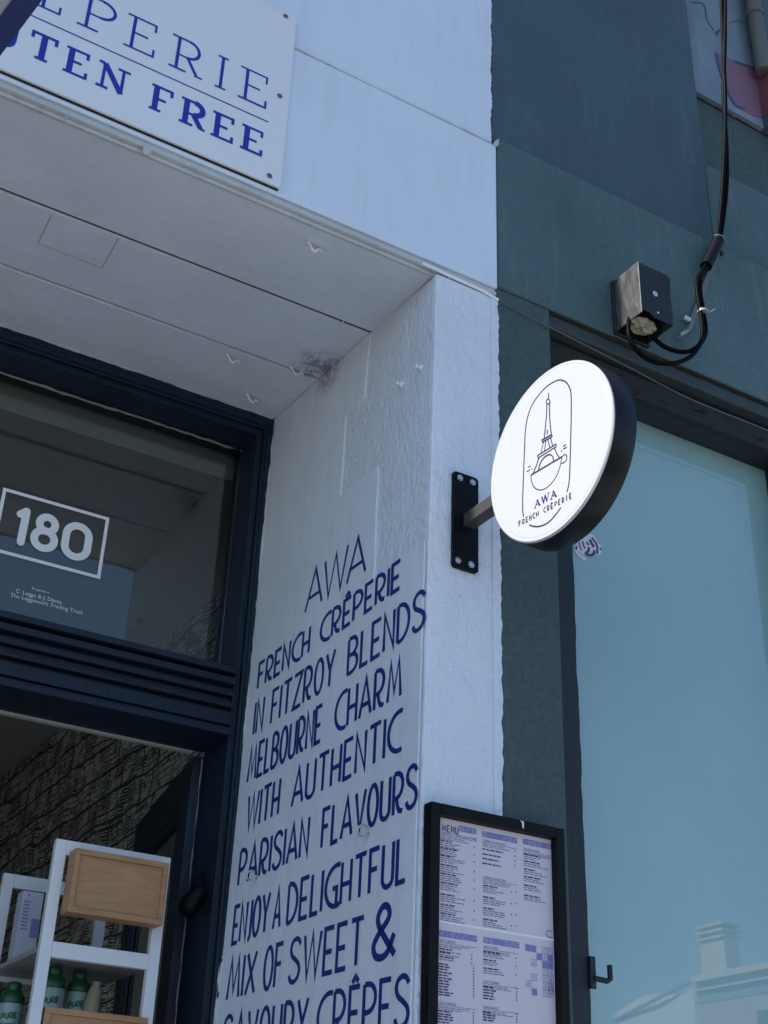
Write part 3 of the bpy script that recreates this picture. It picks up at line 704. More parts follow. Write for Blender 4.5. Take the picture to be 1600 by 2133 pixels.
M_redp = plaster('dark red spray paint', (.17, .055, .06), .2, .3, .3, .7, dirt=.2)
M_purp = mat('purple spray outline', (.08, .09, .20), .6)[0]
def zu(x, y, d=.0985): return fy(1360+x/6.667, y/6.667, W+d)
pk = MB(); P_ = [zu(890, 745), zu(980, 760), zu(1130, 850), zu(1280, 905), zu(1410, 950), zu(1470, 1230), zu(1545, 1640), zu(1400, 1610), zu(1250, 1530), zu(1130, 1420), zu(1040, 1250), zu(960, 1010)]
pk.prism(P_, (0, .001, 0)).build('graffiti', M_pink, nb)
ol = Ink(lambda u, v, l: Vector((u, W+.097-l, v)))
for line, wd_ in (([(890, 740), (905, 850), (950, 1020), (1040, 1260), (1150, 1460), (1280, 1500)], .014), ([(1125, 850), (1280, 905), (1420, 955)], .010)):
    ol.stroke([(zu(*p).x, zu(*p).z) for p in sp2(line)], wd_)
ol.build('graffiti', M_purp, nb)
ck2 = Ink(lambda u, v, l: Vector((u, W+.0985-l, v)))
for line, wd_ in (([(540, 30), (690, 50), (730, 130), (750, 270), (850, 420)], .005), ([(880, 480), (910, 430), (930, 415)], .012), ([(1060, 320), (1150, 288), (1270, 310)], .003), ([(1180, 570), (1370, 660)], .002)):
    ck2.stroke([(zu(*p).x, zu(*p).z) for p in sp2(line)], wd_)
ck2.build('marker_line', mat('dark marker', (.06, .09, .10), .7)[0], nb)
# jamb of the opening returning towards the street, and its pipe
MB().box(xc0+.001, W+.03, zc_+.003, XE, W+.5, 6.6).build('opening_jamb', M_teal2, nb)
gj = MB(); gj.box(xc0-.001, W+.035, zc_+.05, xc0+.0005, W+.099, 5.36).build('graffiti', M_redp, nb)
pp0, pp1 = fy(1565, 0, W+.0), fy(1584, 145, W+.0)
pr = MB(); xp = xc0-.035
pa, pb_ = fy(1579, 70, W+.05), fy(1588, 147, W+.05)
pr = MB().tube([(pa.x, W+.05, pb_.z), (pa.x, W+.05, 6.6)], .029, 16)
pr.tube([(pa.x, W+.05, pb_.z+.30), (pa.x, W+.05, pb_.z+.33)], .034, 16)
pr.build('downpipe', plaster('grimy beige pipe', (.125, .125, .105), .2, .4, .4, 1, dirt=.5), nb)
# pilaster
xpr = (fy(1150, 655, W).x+fy(1179, 1720, W).x)/2
MB().box(xt-.004, W+.002, 0, xpr, W+.5, zband-.003).build('pilaster', M_tealp, nb, bevel=.006)
# rusty edge under the lintel band, head mouldings
MB().box(xt, W+.004, zband-.0025, XE, W+.2, zband-.0002).build('rusty_flashing', plaster('rusty steel edge', (.040, .036, .030), .3, 1, 1.5, 1), nb)
MB().box(xpr+.0005, W+.016, 3.625, XE, W+.2, zband-.003).build('head_moulding', M_strip, nb, bevel=.006)
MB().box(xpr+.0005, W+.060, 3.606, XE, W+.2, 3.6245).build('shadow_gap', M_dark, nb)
MB().box(xpr+.0005, W+.045, 3.53, XE, W+.2, 3.6055).build('peeling_board', M_peel, nb, bevel=.003)
flk = MB(); random.seed(11)
for i in range(14):
    x = random.uniform(2.0, 2.8); y_ = W+.0445; z = random.uniform(3.54, 3.60); w2 = random.uniform(.02, .06)
    flk.prism([(x, y_, z), (x+w2, y_-.004, z+random.uniform(.001, .008)), (x+w2*.8, y_-.006, z-.006), (x+w2*.3, y_-.002, z-.010)], (0, .0015, 0))
flk.build('paint_flakes', M_peel, nb)['kind'] = 'stuff'
# shop window
xg0 = fy(1194, 1184, W+.05).x+.0; xg1 = fy(1590, 955, W+.14).x; zgt = (fy(1328, 852, W+.14).z+fy(1589, 953, W+.14).z)/2
win = MB().box(xpr+.0005, W+.070, zgt, XE, W+.19, 3.5295).build('window', M_post, nb, bevel=.004)
MB().box(xpr+.001, W+.062, zgt+.035, XE, W+.0695, zgt+.055).build('head_bead', M_post, win, bevel=.002)
# left post with a wavering flaky edge
random.seed(5); ed = []; nn = 90
for i in range(nn+1):
    z = zgt*i/nn; ed.append((xg0+.001*math.sin(z*7)+random.uniform(-.0014, .0014)+(.002 if 2.35 < z < 2.6 else 0), W+.050, z))
MB().prism([(xpr+.001, W+.050, 0)]+ed+[(xpr+.001, W+.050, zgt-.0005)], (0, .13, 0)).build('frame_post', M_post, win)
MB().box(xpr+.001, W+.040, 0, xpr+.010, W+.0495, zgt).build('quadrant_bead', M_post, win, bevel=.003)
MB().box(xg1, W+.055, .5, xg1+.07, W+.19, zgt-.0005).build('frame_post', M_post, win, bevel=.004)
MB().box(xg0+.012, W+.140, .5, xg1-.0005, W+.150, zgt-.0005).build('pane', M_film, win)
MB().box(xg1+.0705, W+.140, .5, XE-.1, W+.150, zgt-.0005).build('pane', M_film, win)
MB().box(xpr+.012, W+.03, 0, XE, W+.2, .4995).build('stall_riser', M_teal, nb, bevel=.01)

# ------------------------------------------------------------------ projecting round sign
yaw = R_(-2.0); CX0 = Vector((.668*W, .857*W, 0)); dd = Vector((math.sin(yaw), math.cos(yaw), 0)); nn_ = Vector((math.cos(yaw), -math.sin(yaw), 0))
cen = CX0+dd*(-.0094)+Vector((0, 0, 2.9371)); RAD = .2127
rs = thing('projecting_sign', 'round white projecting sign with tower and cup drawing on a black wall bracket', 'sign', (1.54, W, 2.78))
TH = .066
can = MB().lathe([(RAD-.004, .006), (RAD, .0065), (RAD+.0012, .010), (RAD+.0012, TH-.002), (RAD, TH), (.01, TH)], cen, nn_, 96).build('rim', M_rim, rs)
face = MB().lathe([(.01, 0), (RAD-.012, 0), (RAD-.010, .0006), (RAD-.008, 0), (RAD-.003, .0004), (RAD-.0005, .003), (RAD-.0005, .0064)], cen, nn_, 96)
for i in range(len(face.sm)): face.sm[i] = False
face = face.build('face', M_face, rs)
def z7(x, y):
    p = hit(920+x/3.636, 720+y/3.636, CX0, nn_); return ((p-cen).dot(dd)*-1, p.z-cen.z)     # u to the right as seen from the left
def onface(u, v, l): return cen-dd*u+Vector((0, 0, v))-nn_*l
lg = Ink(onface)
def trace(pts, wd=.0022, sm=True, closed=False):
    wd *= 1.2; q = [z7(*p) for p in pts]; lg.stroke(sp2(q, 6) if sm and len(q) > 2 else q, wd, closed)
trace([(622, 1295), (614, 1220), (620, 1000), (628, 800), (635, 650), (655, 530), (700, 425), (780, 325), (850, 275), (895, 260), (940, 275), (970, 320), (982, 390), (981, 600), (973, 900), (966, 1035), (950, 1110)], .0028)
trace([(665, 1356), (690, 1367), (740, 1369), (800, 1345), (850, 1298), (905, 1225)], .0028)
trace([(810, 358), (812, 405)], sm=False)
trace([(800, 442), (793, 425), (799, 408), (812, 402), (820, 415), (822, 432), (800, 446)], sm=False)
trace([(798, 445), (796, 520), (788, 610), (778, 702)]); trace([(818, 440), (819, 520), (824, 600), (832, 668)]); trace([(803, 635), (800, 672)], sm=False)
trace([(762, 715), (835, 672), (838, 688), (765, 731)], sm=False, closed=True)
trace([(773, 730), (764, 765), (752, 815)], sm=False); trace([(790, 722), (779, 800)], sm=False); trace([(805, 712), (822, 775)], sm=False); trace([(826, 700), (842, 757)], sm=False)
trace([(728, 832), (868, 745), (868, 765), (732, 851)], sm=False, closed=True)
trace([(738, 850), (720, 905), (693, 970)], sm=False); trace([(858, 778), (872, 815), (895, 850)], sm=False)
trace([(736, 945), (745, 900), (775, 850), (815, 825), (842, 838), (850, 875)])
trace([(678, 980), (915, 840)], sm=False)
trace([(678, 980), (680, 1020), (700, 1070), (740, 1093), (790, 1080), (850, 1020), (890, 940), (912, 845)])
trace([(912, 840), (938, 824), (949, 845), (937, 878), (908, 892)])
for a, b in (((655, 920), (675, 912)), ((645, 955), (670, 940)), ((680, 936), (688, 932)), ((920, 764), (945, 748)), ((922, 784), (950, 768)), ((905, 798), (913, 794))): trace([a, b], .0018, False)
a, b = z7(700, 1237), z7(876, 1143); capA = z7(738, 1170)[1]-z7(738, 1216)[1]
tilt = (b[1]-a[1])/(b[0]-a[0]); wA = b[0]-a[0]; x = a[0]
hA = .0195; lgA, lg = lg, Ink(onface)
for c, f in (('A', .30), ('W', .38), ('A', .30)):
    SLc = Ink(onface); lg.slab(c, x, x+wA*f, a[1]+tilt*(x-a[0]), hA, .0040, .0020); x += wA*(f+.01)
lg.build('brand_lettering', mat('logo blue lettering', (.018, .030, .20), .4)[0], face); lg = lgA
a, b = z7(586, 1372), z7(992, 1153)
full = 'FRENCH CRÊPERIE'; wtot = b[0]-a[0]; unit = wtot/(len(full)-.2); x = a[0]
for c in full:
    if c != ' ':
        gw = unit*(.18 if c == 'I' else .66); z0 = a[1]+(b[1]-a[1])*(x-a[0])/wtot
        if c == 'I': lg.stroke([(x+unit*.33, z0), (x+unit*.33, z0+.0140)], .0021)
        else: lg.word(c, x, x+gw, (z0, z0), .0140, .0021)
    x += unit
lg.build('logo', M_logo, face)
plx0, plx1, plz0, plz1 = 1.503, 1.5765, 2.778, 3.038
def rrect(x0, z0, x1, z1, r, y, n=5):
    out = []
    for cx_, cz2, a0 in ((x1-r, z0+r, -90), (x1-r, z1-r, 0), (x0+r, z1-r, 90), (x0+r, z0+r, 180)):
        out += [(p[0], y, p[1]) for p in arc(cx_, cz2, r, r, a0, a0+90, n)]
    return out
plate = MB().prism(rrect(plx0, plz0, plx1, plz1, .010, W-.010), (0, .0095, 0)).build('bracket_plate', M_blackp, rs, bevel=.0015)
for x, y in ((138, 1003), (234, 1038), (122, 1628), (222, 1660)):
    p = fy(920+x/3.636, 720+y/3.636, W-.010)
    MB().lathe([(.0085, 0), (.0085, .002)], p, (0, -1, 0), 18).lathe([(.006, .0021), (.006, .0055), (.004, .0065)], p, (0, -1, 0), 6).build('bolt', M_steel, plate)
ya = cen.y+RAD*.96
MB().box(1.532, ya, 2.892, 1.565, W-.0102, 2.925).build('arm', mat('weathered black arm', (.055, .053, .05), .45)[0], rs, bevel=.002)

# ------------------------------------------------------------------ menu case
mf = W-.034
xa, xb_ = fy(899, 1669, mf).x, fy(1176, 1725.5, mf).x; zm1 = (fy(897, 1668.5, mf).z+fy(1176, 1725.5, mf).z)/2; zm0 = 1.69
menu = thing('menu_board', 'black framed menu board mounted on the white pier beside the teal window post', 'menu board', ((xa+xb_)/2, W, zm0))
fwid = .024
frm = MB()
frm.box(xa, mf, zm0, xa+fwid, W-.0035, zm1); frm.box(xb_-fwid, mf, zm0, xb_, W-.0035, zm1)
frm.box(xa+fwid+.0002, mf, zm1-fwid, xb_-fwid-.0002, W-.0035, zm1); frm.box(xa+fwid+.0002, mf, zm0, xb_-fwid-.0002, W-.0035, zm0+fwid)
frm.build('frame', M_blackp, menu, bevel=.0025)
yp = W-.016
zdiv = (fy(916, 1922.6, yp).z+fy(1161.6, 1956, yp).z)/2
MB().box(xa+fwid+.0005, W-.010, zm0+fwid, xb_-fwid-.0005, W-.004, zm1-fwid).build('backing', mat('menu backing', (.6, .62, .65), .6)[0], menu)
pg1 = MB().box(xa+fwid+.0008, yp, zdiv+.002, xb_-fwid-.0008, yp+.002, zm1-fwid-.001).build('page', M_paper, menu)
pg2 = MB().box(xa+fwid+.0008, yp, zm0+fwid+.001, xb_-fwid-.0008, yp+.002, zdiv-.0025).build('page', M_paper, menu)
MB().box(xa+fwid+.0008, yp-.001, zdiv-.0024, xb_-fwid-.0008, yp+.002, zdiv+.0019).build('page_edge', M_decal, menu)
def zm(x, y): p = fy(860+x/4.2105, 1640+y/4.2105, yp); return p.x, p.z
def onpage(u, v, l): return Vector((u, yp-l, v))
xmin, xmax = xa+fwid+.001, xb_-fwid-.001
dark, grey_, blue, band_, lt = [Ink(onpage) for _ in range(5)]
random.seed(21)
def flush():
    for ink, m_, nm in ((dark, M_ink, 'menu_print'), (grey_, M_grey, 'menu_small_print'), (blue, M_inkblue, 'menu_heading'), (band_, M_bar, 'menu_band'), (lt, M_paper, 'menu_icon')):
        if ink.mb.v: ink.build(nm, m_, menu); ink.mb = MB()
def greek(ink, x, z, wd, h):
    e = x+wd
    while x < e-.001:
        l = min(random.uniform(.006, .016), e-x); ink.rect(max(x, xmin), z, min(x+l, xmax), z+h, .0004); x += l+.0022
def icons(x0, z0, x1, z1):
    band_.rect(x0, z0, x1, z1, .0003); k = int((x1-x0)/(z1-z0)); s = (x1-x0)/max(1, k)
    lt.k = 0
    for i in range(k):
        cx_, cz2 = x0+s*(i+.5), (z0+z1)/2; r = (z1-z0)*.32; q = random.random()
        if q < .3: lt.stroke([(cx_+r*math.cos(a_*.7), cz2+r*math.sin(a_*.7)) for a_ in range(9)], .0009, True)
        elif q < .55: lt.stroke([(cx_-r, cz2+r*.5), (cx_-r*.6, cz2-r), (cx_+r*.6, cz2-r), (cx_+r, cz2+r*.5)], .0009, True)
        elif q < .75: lt.stroke([(cx_-r, cz2-r), (cx_+r, cz2+r)], .0009)
LH = .0030
def sect(x, y, x1, y1, title, barh=None, sub=2, sz=.0105):
    """heading, underline, subtitle lines; (x,y)-(x1,y1) in menu pixels along the underline"""
    a, b = zm(x, y), zm(x1, y1); z = (a[1]+b[1])/2
    blue.rect(max(a[0], xmin), z-.0004, min(b[0], xmax), z+.0004, .0005)
    tm = text_mesh(title, onpage, max(a[0], xmin)+.0005, z+.0018, sz); blue.mb.add(tm.v, tm.f)
    for i in range(sub): greek(grey_, a[0], z-.0045-.0038*i, .055+.02*random.random(), .0016)
    flush()
heads = [
 (248, 432, 520, 452, 'SAVOURY CRÊPE (GALETTES)'), (612, 487, 915, 537, 'CRÊPES CLASSIQUES'), (970, 560, 1250, 606, 'SANDWICHES'), (614, 808, 920, 857, 'CRÊPES SIGNATURE'),
 (228, 1362, 560, 1405, 'HOT DRINKS'), (618, 1416, 925, 1460, 'SMOOTHIES'), (614, 1722, 930, 1762, 'SOFT DRINKS'), (218, 1912, 555, 1945, 'COLD DRINKS'), (614, 1945, 930, 1984, 'MILKSHAKES')]
for a in heads: sect(*a, sz=.0066)
p = zm(246, 380); dark.word('MENU', zm(252, 380)[0], zm(398, 400)[0], (p[1]-.001, p[1]-.001), .0160, .0024, .24); flush()
for x0, y0, x1, y1 in ((404, 385, 558, 416), (607, 436, 915, 492), (965, 505, 1250, 548), (230, 1312, 562, 1352), (618, 1366, 935, 1414)):
    a = zm(x0, y0); b = zm(x1, y1); z = (a[1]+b[1])/2; icons(max(a[0], xmin), z, min(b[0], xmax), z+.0125); flush()
def items(x, ys, xp, n, wmul=1, cols=1):
    for y in ys:
        a = zm(x, y); greek(dark, a[0], a[1], random.uniform(.028, .045)*wmul, LH)
        for i in range(n): greek(grey_, a[0], a[1]-.0042*(i+1), random.uniform(.03, .062)*wmul, .0018)
        for j in range(cols):
            q = zm(xp+40*j, y+60 if n else y+20); dark.rect(q[0], q[1], q[0]+.003, q[1]+.0025, .0004)
    flush()
items(243, (468, 536, 600, 681, 758, 838, 940, 1030, 1108), 533, 3)
items(609, (545, 588, 628, 670), 890, 0, 1.3); items(615, (865, 965, 1062, 1160), 860, 3, 1, 2)
items(972, (590, 650, 720, 786, 862, 950), 1238, 2, 1.05)
items(226, (1552, 1575, 1598, 1625, 1650, 1676, 1700, 1725, 1750, 1775, 1800, 1822), 528, 0, .8)
items(232, (1420, 1450, 1490), 510, 1, .9); items(618, (1445, 1515, 1590), 900, 2); items(616, (1752, 1780, 1804, 1830, 1855), 905, 0, .8)
items(216, (1965, 1990, 2012, 2036, 2062), 525, 0, .8); items(614, (1975, 2000, 2022, 2045), 905, 0, .8)
# tile pattern at the lower right
ts = .0143
for gx, gy, kind in ((0, 0, 1), (1, 0, 1), (2, 1, 1), (3, 1, 0), (4, 1, 1), (1, 2, 0), (3, 0, 2), (4, 0, 2), (5, 0, 2), (3, 2, 1), (4, 2, 1), (3, 3, 2), (4, 3, 2), (1, 4, 2), (0, 5, 2), (1, 6, 1), (3, 4, 2), (4, 4, 2), (3, 5, 2), (4, 5, 2), (3, 6, 2), (4, 6, 2), (5, 4, 1), (5, 5, 1), (5, 3, 2), (5.6, 1.4, 1), (5.6, 6, 1)):
    a = zm(985, 1372); x0 = a[0]+gx*ts; z0 = a[1]-(gy+1)*ts
    if x0+ts > xmax: continue
    if kind == 1: band_.rect(x0, z0, x0+ts-.0004, z0+ts-.0004, .0003)
    else:
        blue.stroke([(x0+.001, z0+.001), (x0+ts-.001, z0+.001), (x0+ts-.001, z0+ts-.001), (x0+.001, z0+ts-.001)], .0007, True)
        blue.stroke([(x0+ts*.3, z0+ts*.3), (x0+ts*.5, z0+ts*.75), (x0+ts*.7, z0+ts*.3)], .0007, random.random() < .6)
a = zm(985, 1372); tx, tz_ = a[0]+4.5*ts, a[1]-5.9*ts
blue.stroke([(tx-.0055, tz_), (tx-.002, tz_+.010), (tx, tz_+.026), (tx+.002, tz_+.010), (tx+.0055, tz_)], .0012); blue.stroke([(tx-.005, tz_+.004), (tx+.005, tz_+.004)], .0010)
blue.stroke([(tx-.007, tz_-.001), (tx-.004, tz_-.008), (tx+.004, tz_-.008), (tx+.007, tz_-.001)], .0012, True)
q = zm(1215, 1290); blue.stroke([(q[0]+.010*math.cos(R_(a_))-.004, q[1]+.007*math.sin(R_(a_))) for a_ in range(60, 330, 30)], .0016)
q = zm(545, 462); blue.stroke([(q[0]+.004*math.cos(R_(a_)), q[1]+.004*math.sin(R_(a_))) for a_ in range(0, 360, 40)], .0008, True)
flush()
# white paint drip on the top rail
q = fy(1090, 1712, mf-.0006); MB().prism([q+Vector((-.008, 0, .002)), q+Vector((.002, 0, .001)), q+Vector((.001, 0, -.015)), q+Vector((-.002, 0, -.013)), q+Vector((-.003, 0, -.002))], (0, .0005, 0)).build('paint_drip', M_decal, menu)

# ------------------------------------------------------------------ hooks
GH = 'painted hooks left in the entrance soffit'
def cup_hook():
    o = thing('cup_hook', '', 'hook', (0, 0, 0), GH)
    MB().tube([(-.014, 0, -.0015), (-.008, .001, -.004), (-.004, .001, -.011), (.001, 0, -.0145), (.006, 0, -.012), (.008, 0, -.006), (.013, 0, -.005), (.017, 0, -.008)], [.0016, .0022, .0022, .0022, .0022, .002, .002, .0014], 8).build('wire', M_hook, o, local=True)
    MB().lathe([(.004, -.0025), (.003, 0)], (-.013, 0, 0), (0, 0, 1), 10).build('shank', M_hook, o, local=True)
    return o
proto = cup_hook()
for i, (x, y, lab, rz) in enumerate(((655, 508, 'small white painted hook alone in the middle of the front soffit board', .1), (485, 741, 'small white hook in the back soffit board, beside the joint and farther from the corner', .05),
        (618, 767, 'small white hook hanging at the soffit joint just left of the dark soot stain', .0), (525, 824, 'small white hook nearest to the navy door frame head', .2))):
    o = proto if i == 0 else copy_tree(proto); p = fs(x, y); o.location = (p.x, p.y, p.z-.001); o.rotation_euler = (0, 0, rz); o.scale = (1.45, 1.45, 1.6); o['label'] = lab
def ring_hook(p, lab):
    o = thing('screw_hook', lab, 'hook', p, 'bare metal screw hooks in the lettered wall')
    loop = [(-.012-.011*math.sin(R_(a)) , .012*math.cos(R_(a))*1.0+.0, .0) for a in range(0, 300, 25)]
    MB().tube([(.004, 0, 0), (-.008, 0, .001)]+[(-.019+.0115*math.cos(R_(q)), -.004*math.sin(R_(q)), .0115*math.sin(R_(q))) for q in range(-20, -330, -20)], .0024, 8).build('hook_wire', M_wire, o, local=True)
    MB().lathe([(.004, 0), (.0055, .003), (.003, .005)], (.004, 0, 0), (-1, 0, 0), 10).build('collar', M_wire, o, local=True)
ring_hook(fr(770, 1733, .003), 'bare metal screw hook in the lettered wall, just under the O of FLAVOURS'); ring_hook(fr(537, 1826, .003), 'bare metal screw hook in the lettered wall under the start of PARISIAN')
for (x, y), lab in (((876, 767), 'white painted bolt stub on the rough reveal, nearer the outer corner'), ((836, 802), 'white painted bolt stub on the rough reveal, the lower one deeper in')):
    p = fr(x, y, .0); o = thing('bolt_stub', lab, 'bolt', p, 'painted bolt stubs in the reveal')
    MB().lathe([(.010, 0), (.010, .003), (.005, .0035), (.0045, .010), (.006, .0102), (.006, .014), (.003, .016)], (0, 0, 0), (-1, -.1, .05), 12).build('stub', M_hook, o, local=True)
p = fs(306, 314); tag(MB().lathe([(.003, -.016), (.008, -.012), (.010, -.004), (.012, 0)], p, (.2, 0, 1), 9).build('plaster_lump', M_caulk), 'small white lump of old paint at the front edge of the soffit', 'paint lump')
p = fs(718, 664); tag(MB().tube([p, p+Vector((.001, .012, -.006)), p+Vector((.004, .028, -.010)), p+Vector((.010, .034, -.004))], .0016, 6).build('bent_nail', M_hook), 'tiny white painted bent nail by the first soffit joint near the corner', 'nail')
# square bracket hook on the window post
p = fy(1236, 2042, W+.045)
o = thing('gate_hook', 'dark square bent hook fixed to the flaking window post', 'hook', p)
MB().box(-.010, -.004, -.018, .006, .004, .050).build('back_plate', M_post, o, bevel=.002, local=True)
MB().tube([(0, -.003, .004), (.030, -.012, 0), (.036, -.014, .004), (.036, -.014, .034)], .0062, 10).build('pin', M_post, o, local=True)

# ------------------------------------------------------------------ junction box
bx = 2.0525; bd = W-.119
bz1 = fx(1330, 542, bx).z; bz0 = fx(1336, 650, bx).z; bx1 = fy(1395, 572, bd).x
jb = thing('junction_box', 'dusty black plastic junction box on the teal wall with a round white sticker', 'junction box', (bx, W, bz0))
T = .004
mb = MB(); mb.box(bx, bd, bz0+.001, bx+T, W-.012, bz1-.0); mb.box(bx1-T, bd, bz0+.001, bx1, W-.012, bz1)
mb.box(bx+T+.0001, bd+.001, bz1-T, bx1-T-.0001, W-.012, bz1)
mb.build('housing', M_box, jb, bevel=.002)
MB().prism([(bx+T+.0002, bd, bz1-T-.0002), (bx+T+.0002, bd, bz0+.012), (bx+.03, bd, bz0+.012), (bx+.045, bd, bz0+.0), (bx1-T-.0002, bd, bz0), (bx1-T-.0002, bd, bz1-T-.0002)], (0, T, 0)).build('cover', M_boxfront, jb, bevel=.001)
MB().box(bx-.004, W-.0118, bz0-.006, bx1+.006, W-.0002, bz1+.002).build('back_plate', M_boxfront, jb, bevel=.003)
MB().box(bx+T+.001, W-.05, bz0+.03, bx1-T-.001, W-.0125, bz1-T-.001).build('inner_block', M_dark, jb)
cp = Vector(((bx+bx1)/2-.012, W-.065, bz0+.004)); random.seed(2)
cr = bmesh.new(); bmesh.ops.create_icosphere(cr, subdivisions=3, radius=.028)
for v in cr.verts: v.co *= random.uniform(.66, 1.2); v.co.z *= .7; v.co.x *= 1.45
mb = MB(); mb.add([cp+v.co for v in cr.verts], [[v.index for v in f.verts] for f in cr.faces]); cr.free(); mb.build('wadding', M_crump, jb)
def zbx(x, y, Y): return fy(1200+x/4, 450+y/4, Y)
p = zbx(660, 648, bd); MB().lathe([(.0085, 0), (.0085, .0006)], p, (0, -1, 0), 20).build('sticker', M_decal, jb)
st = Ink(lambda u, v, l: Vector((u, bd-.0008-l, v))); st.stroke([(p.x+.0062*math.cos(R_(a)), p.z+.0062*math.sin(R_(a))) for a in range(0, 360, 20)], .0009, True); st.stroke([(p.x-.003, p.z-.002), (p.x, p.z+.003), (p.x+.003, p.z-.002)], .001, True)
st.build('sticker_mark', mat('red sticker ink', (.25, .06, .07), .6)[0], jb)
p = zbx(655, 548, bd); MB().lathe([(.010, 0), (.010, .001), (.008, .001), (.0078, .0002), (.003, .0002), (.003, .0012)], p, (0, -1, 0), 20).build('embossed_ring', M_boxfront, jb)
p = zbx(684, 806, bd); MB().lathe([(.0035, 0), (.003, .002), (.001, .0026)], p, (0, -1, 0), 12).build('screw', M_steel, jb)
# cables
def cab(pts, k=6): return spline([fy(x, y, W-d) for x, y, d in pts], k)
lead = thing('service_cable', 'pair of twisted black cables dropping down the teal wall into the junction box', 'cable', (2.4, W-.05, 4.2))
r_ = .0068
MB().tube(cab([(1498, -400, .05), (1500, -150, .05), (1503, 0, .05), (1507, 110, .055), (1511, 200, .06), (1510, 300, .06), (1503, 420, .05), (1493, 507, .032), (1480, 537, .030), (1464, 562, .040), (1452, 585, .06), (1454, 620, .065), (1461, 660, .07), (1463, 700, .075), (1452, 728, .085), (1432, 747, .09), (1400, 757, .09), (1360, 753, .085), (1330, 733, .08), (1312, 705, .075), (1309, 680, .07), (1312, 660, .06)]), r_, 10).build('cable_core', M_cable, lead)
MB().tube(cab([(1512, -400, .05), (1511, -150, .05), (1511, 0, .055), (1510, 100, .062), (1507, 200, .05), (1514, 310, .05), (1513, 400, .05), (1499, 504, .028), (1486, 533, .028), (1470, 560, .036), (1460, 580, .055), (1459, 610, .06), (1466, 655, .065), (1470, 690, .07), (1460, 715, .075), (1440, 730, .075), (1418, 733, .07), (1390, 725, .065), (1368, 710, .06), (1352, 690, .05), (1344, 668, .04)]), r_, 10).build('cable_core', M_cable, lead)
tz = fy(1464, 650, W-.068)
MB().lathe([(.0165, -.004), (.0165, .004)], tz, (.1, 0, 1), 12).tube([tz+Vector((.012, 0, 0)), tz+Vector((.03, -.004, .012)), tz+Vector((.045, -.006, .026))], .0014, 6).build('cable_tie', mat('grey cable tie', (.30, .30, .28), .5)[0], lead)
# strap arm holding them
a0, a1 = fy(1497, 500, W-.03), fy(1466, 565, W-.03); a2, a3 = fy(1446, 640, W-.012), fy(1431, 672, W-.012)
arm = thing('cable_bracket', 'slanted metal strap bracket with a black sleeve holding the two cables', 'bracket', a0)
MB().tube([a0, a0.lerp(a1, .85)], .0195, 10).build('sleeve', M_blackp, arm)
MB().lathe([(.0205, -.002), (.021, .002), (.018, .0035)], a0, (a0-a1), 12).build('sleeve_collar', M_steel, arm)
s0 = fy(1503, 505, W-.006); s1 = fy(1440, 672, W-.006); ax_ = (s1-s0).normalized(); pv = Vector((ax_.z, 0, -ax_.x))*.0085
MB().prism([s0-pv, s0+pv, s1+pv, s1-pv], (0, .004, 0)).build('strap', mat('dull zinc strap', (.20, .20, .19), .5, .7)[0], arm)
hk = spline([fy(x, y, W-d) for x, y, d in ((1441, 668, .012), (1436, 685, .02), (1424, 694, .03), (1411, 702, .01))], 5)
MB().tube(hk, .0055, 8).build('eye_bolt', mat('old galvanised', (.38, .37, .34), .4, .6)[0], arm)
q = fy(1432, 664, W-.016); MB().lathe([(.006, -.010), (.008, -.006), (.006, -.002), (.0085, .003), (.006, .010)], q, (1, -.3, -.45), 12).build('insulator', M_hook, arm)
q = fy(1503, 528, W-.004); MB().lathe([(.010, 0), (.010, .005), (.005, .006)], q, (0, -1, 0), 6).build('fixing_bolt', M_post, arm)
# thin wire along the lintel
wp = [fy(880, 549, W-.004), fy(912, 563, W-.005), fy(960, 585, W-.005), fy(1006, 606, W-.005), fy(1038, 625, W-.006)]
tw = thing('thin_wire', 'thin pale wire running slanting down along the lintel past the round sign', 'wire', wp[-1])
MB().tube(spline(wp, 5), .0042, 8).build('painted_end', M_hook, tw)
MB().tube(spline([wp[-1], fy(1148, 683, W-.006), fy(1300, 760, W-.005), fy(1440, 832, W-.004), fy(1600, 897, W-.004), fy(1800, 985, W-.004)], 6), .0020, 6).build('wire_run', mat('grimy teal wire', (.10, .118, .108), .6)[0], tw)

# ------------------------------------------------------------------ torn stickers
def zst(x, y): return fy(1120+x/7.11, 1100+y/7.11, W+.138)
pts = [zst(x, y) for x, y in ((640, 170), (780, 80), (830, 110), (875, 170), (900, 230), (940, 260), (955, 330), (925, 405), (840, 400), (740, 440), (690, 490), (600, 415), (545, 345), (535, 270))]
stk = thing('torn_sticker', 'torn black and white graffiti sticker on the window corner below the round sign', 'sticker', pts[-1])
MB().prism(pts, (0, .0012, 0)).build('paper', mat('sticker paper', (.62, .62, .66), .6)[0], stk)
k = Ink(lambda u, v, l: Vector((u, W+.138-l, v)))
for line, wd_ in (([(615, 210), (625, 270), (655, 335)], .0042), ([(665, 195), (680, 260), (705, 300)], .005), ([(770, 170), (800, 230), (835, 280)], .010), ([(800, 140), (860, 220), (885, 300), (880, 385)], .007), ([(760, 285), (750, 340), (700, 385)], .007),
                  ([(700, 385), (770, 405), (830, 380), (840, 330)], .008), ([(720, 215), (760, 250)], .006), ([(575, 270), (565, 320)], .006), ([(930, 290), (940, 330)], .006), ([(610, 360), (680, 410), (750, 440)], .0016)):
    k.stroke([(zst(*p).x, zst(*p).z) for p in sp2(line)], wd_)
k.build('printed_pattern', M_ink, stk)
def zs3(x, y): return fy(1000+x/5.333, 560+y/5.333, W+.048)
pts = [zs3(x, y) for x, y in ((800, 885), (815, 905), (835, 925), (848, 950), (828, 975), (815, 1005), (800, 985))]
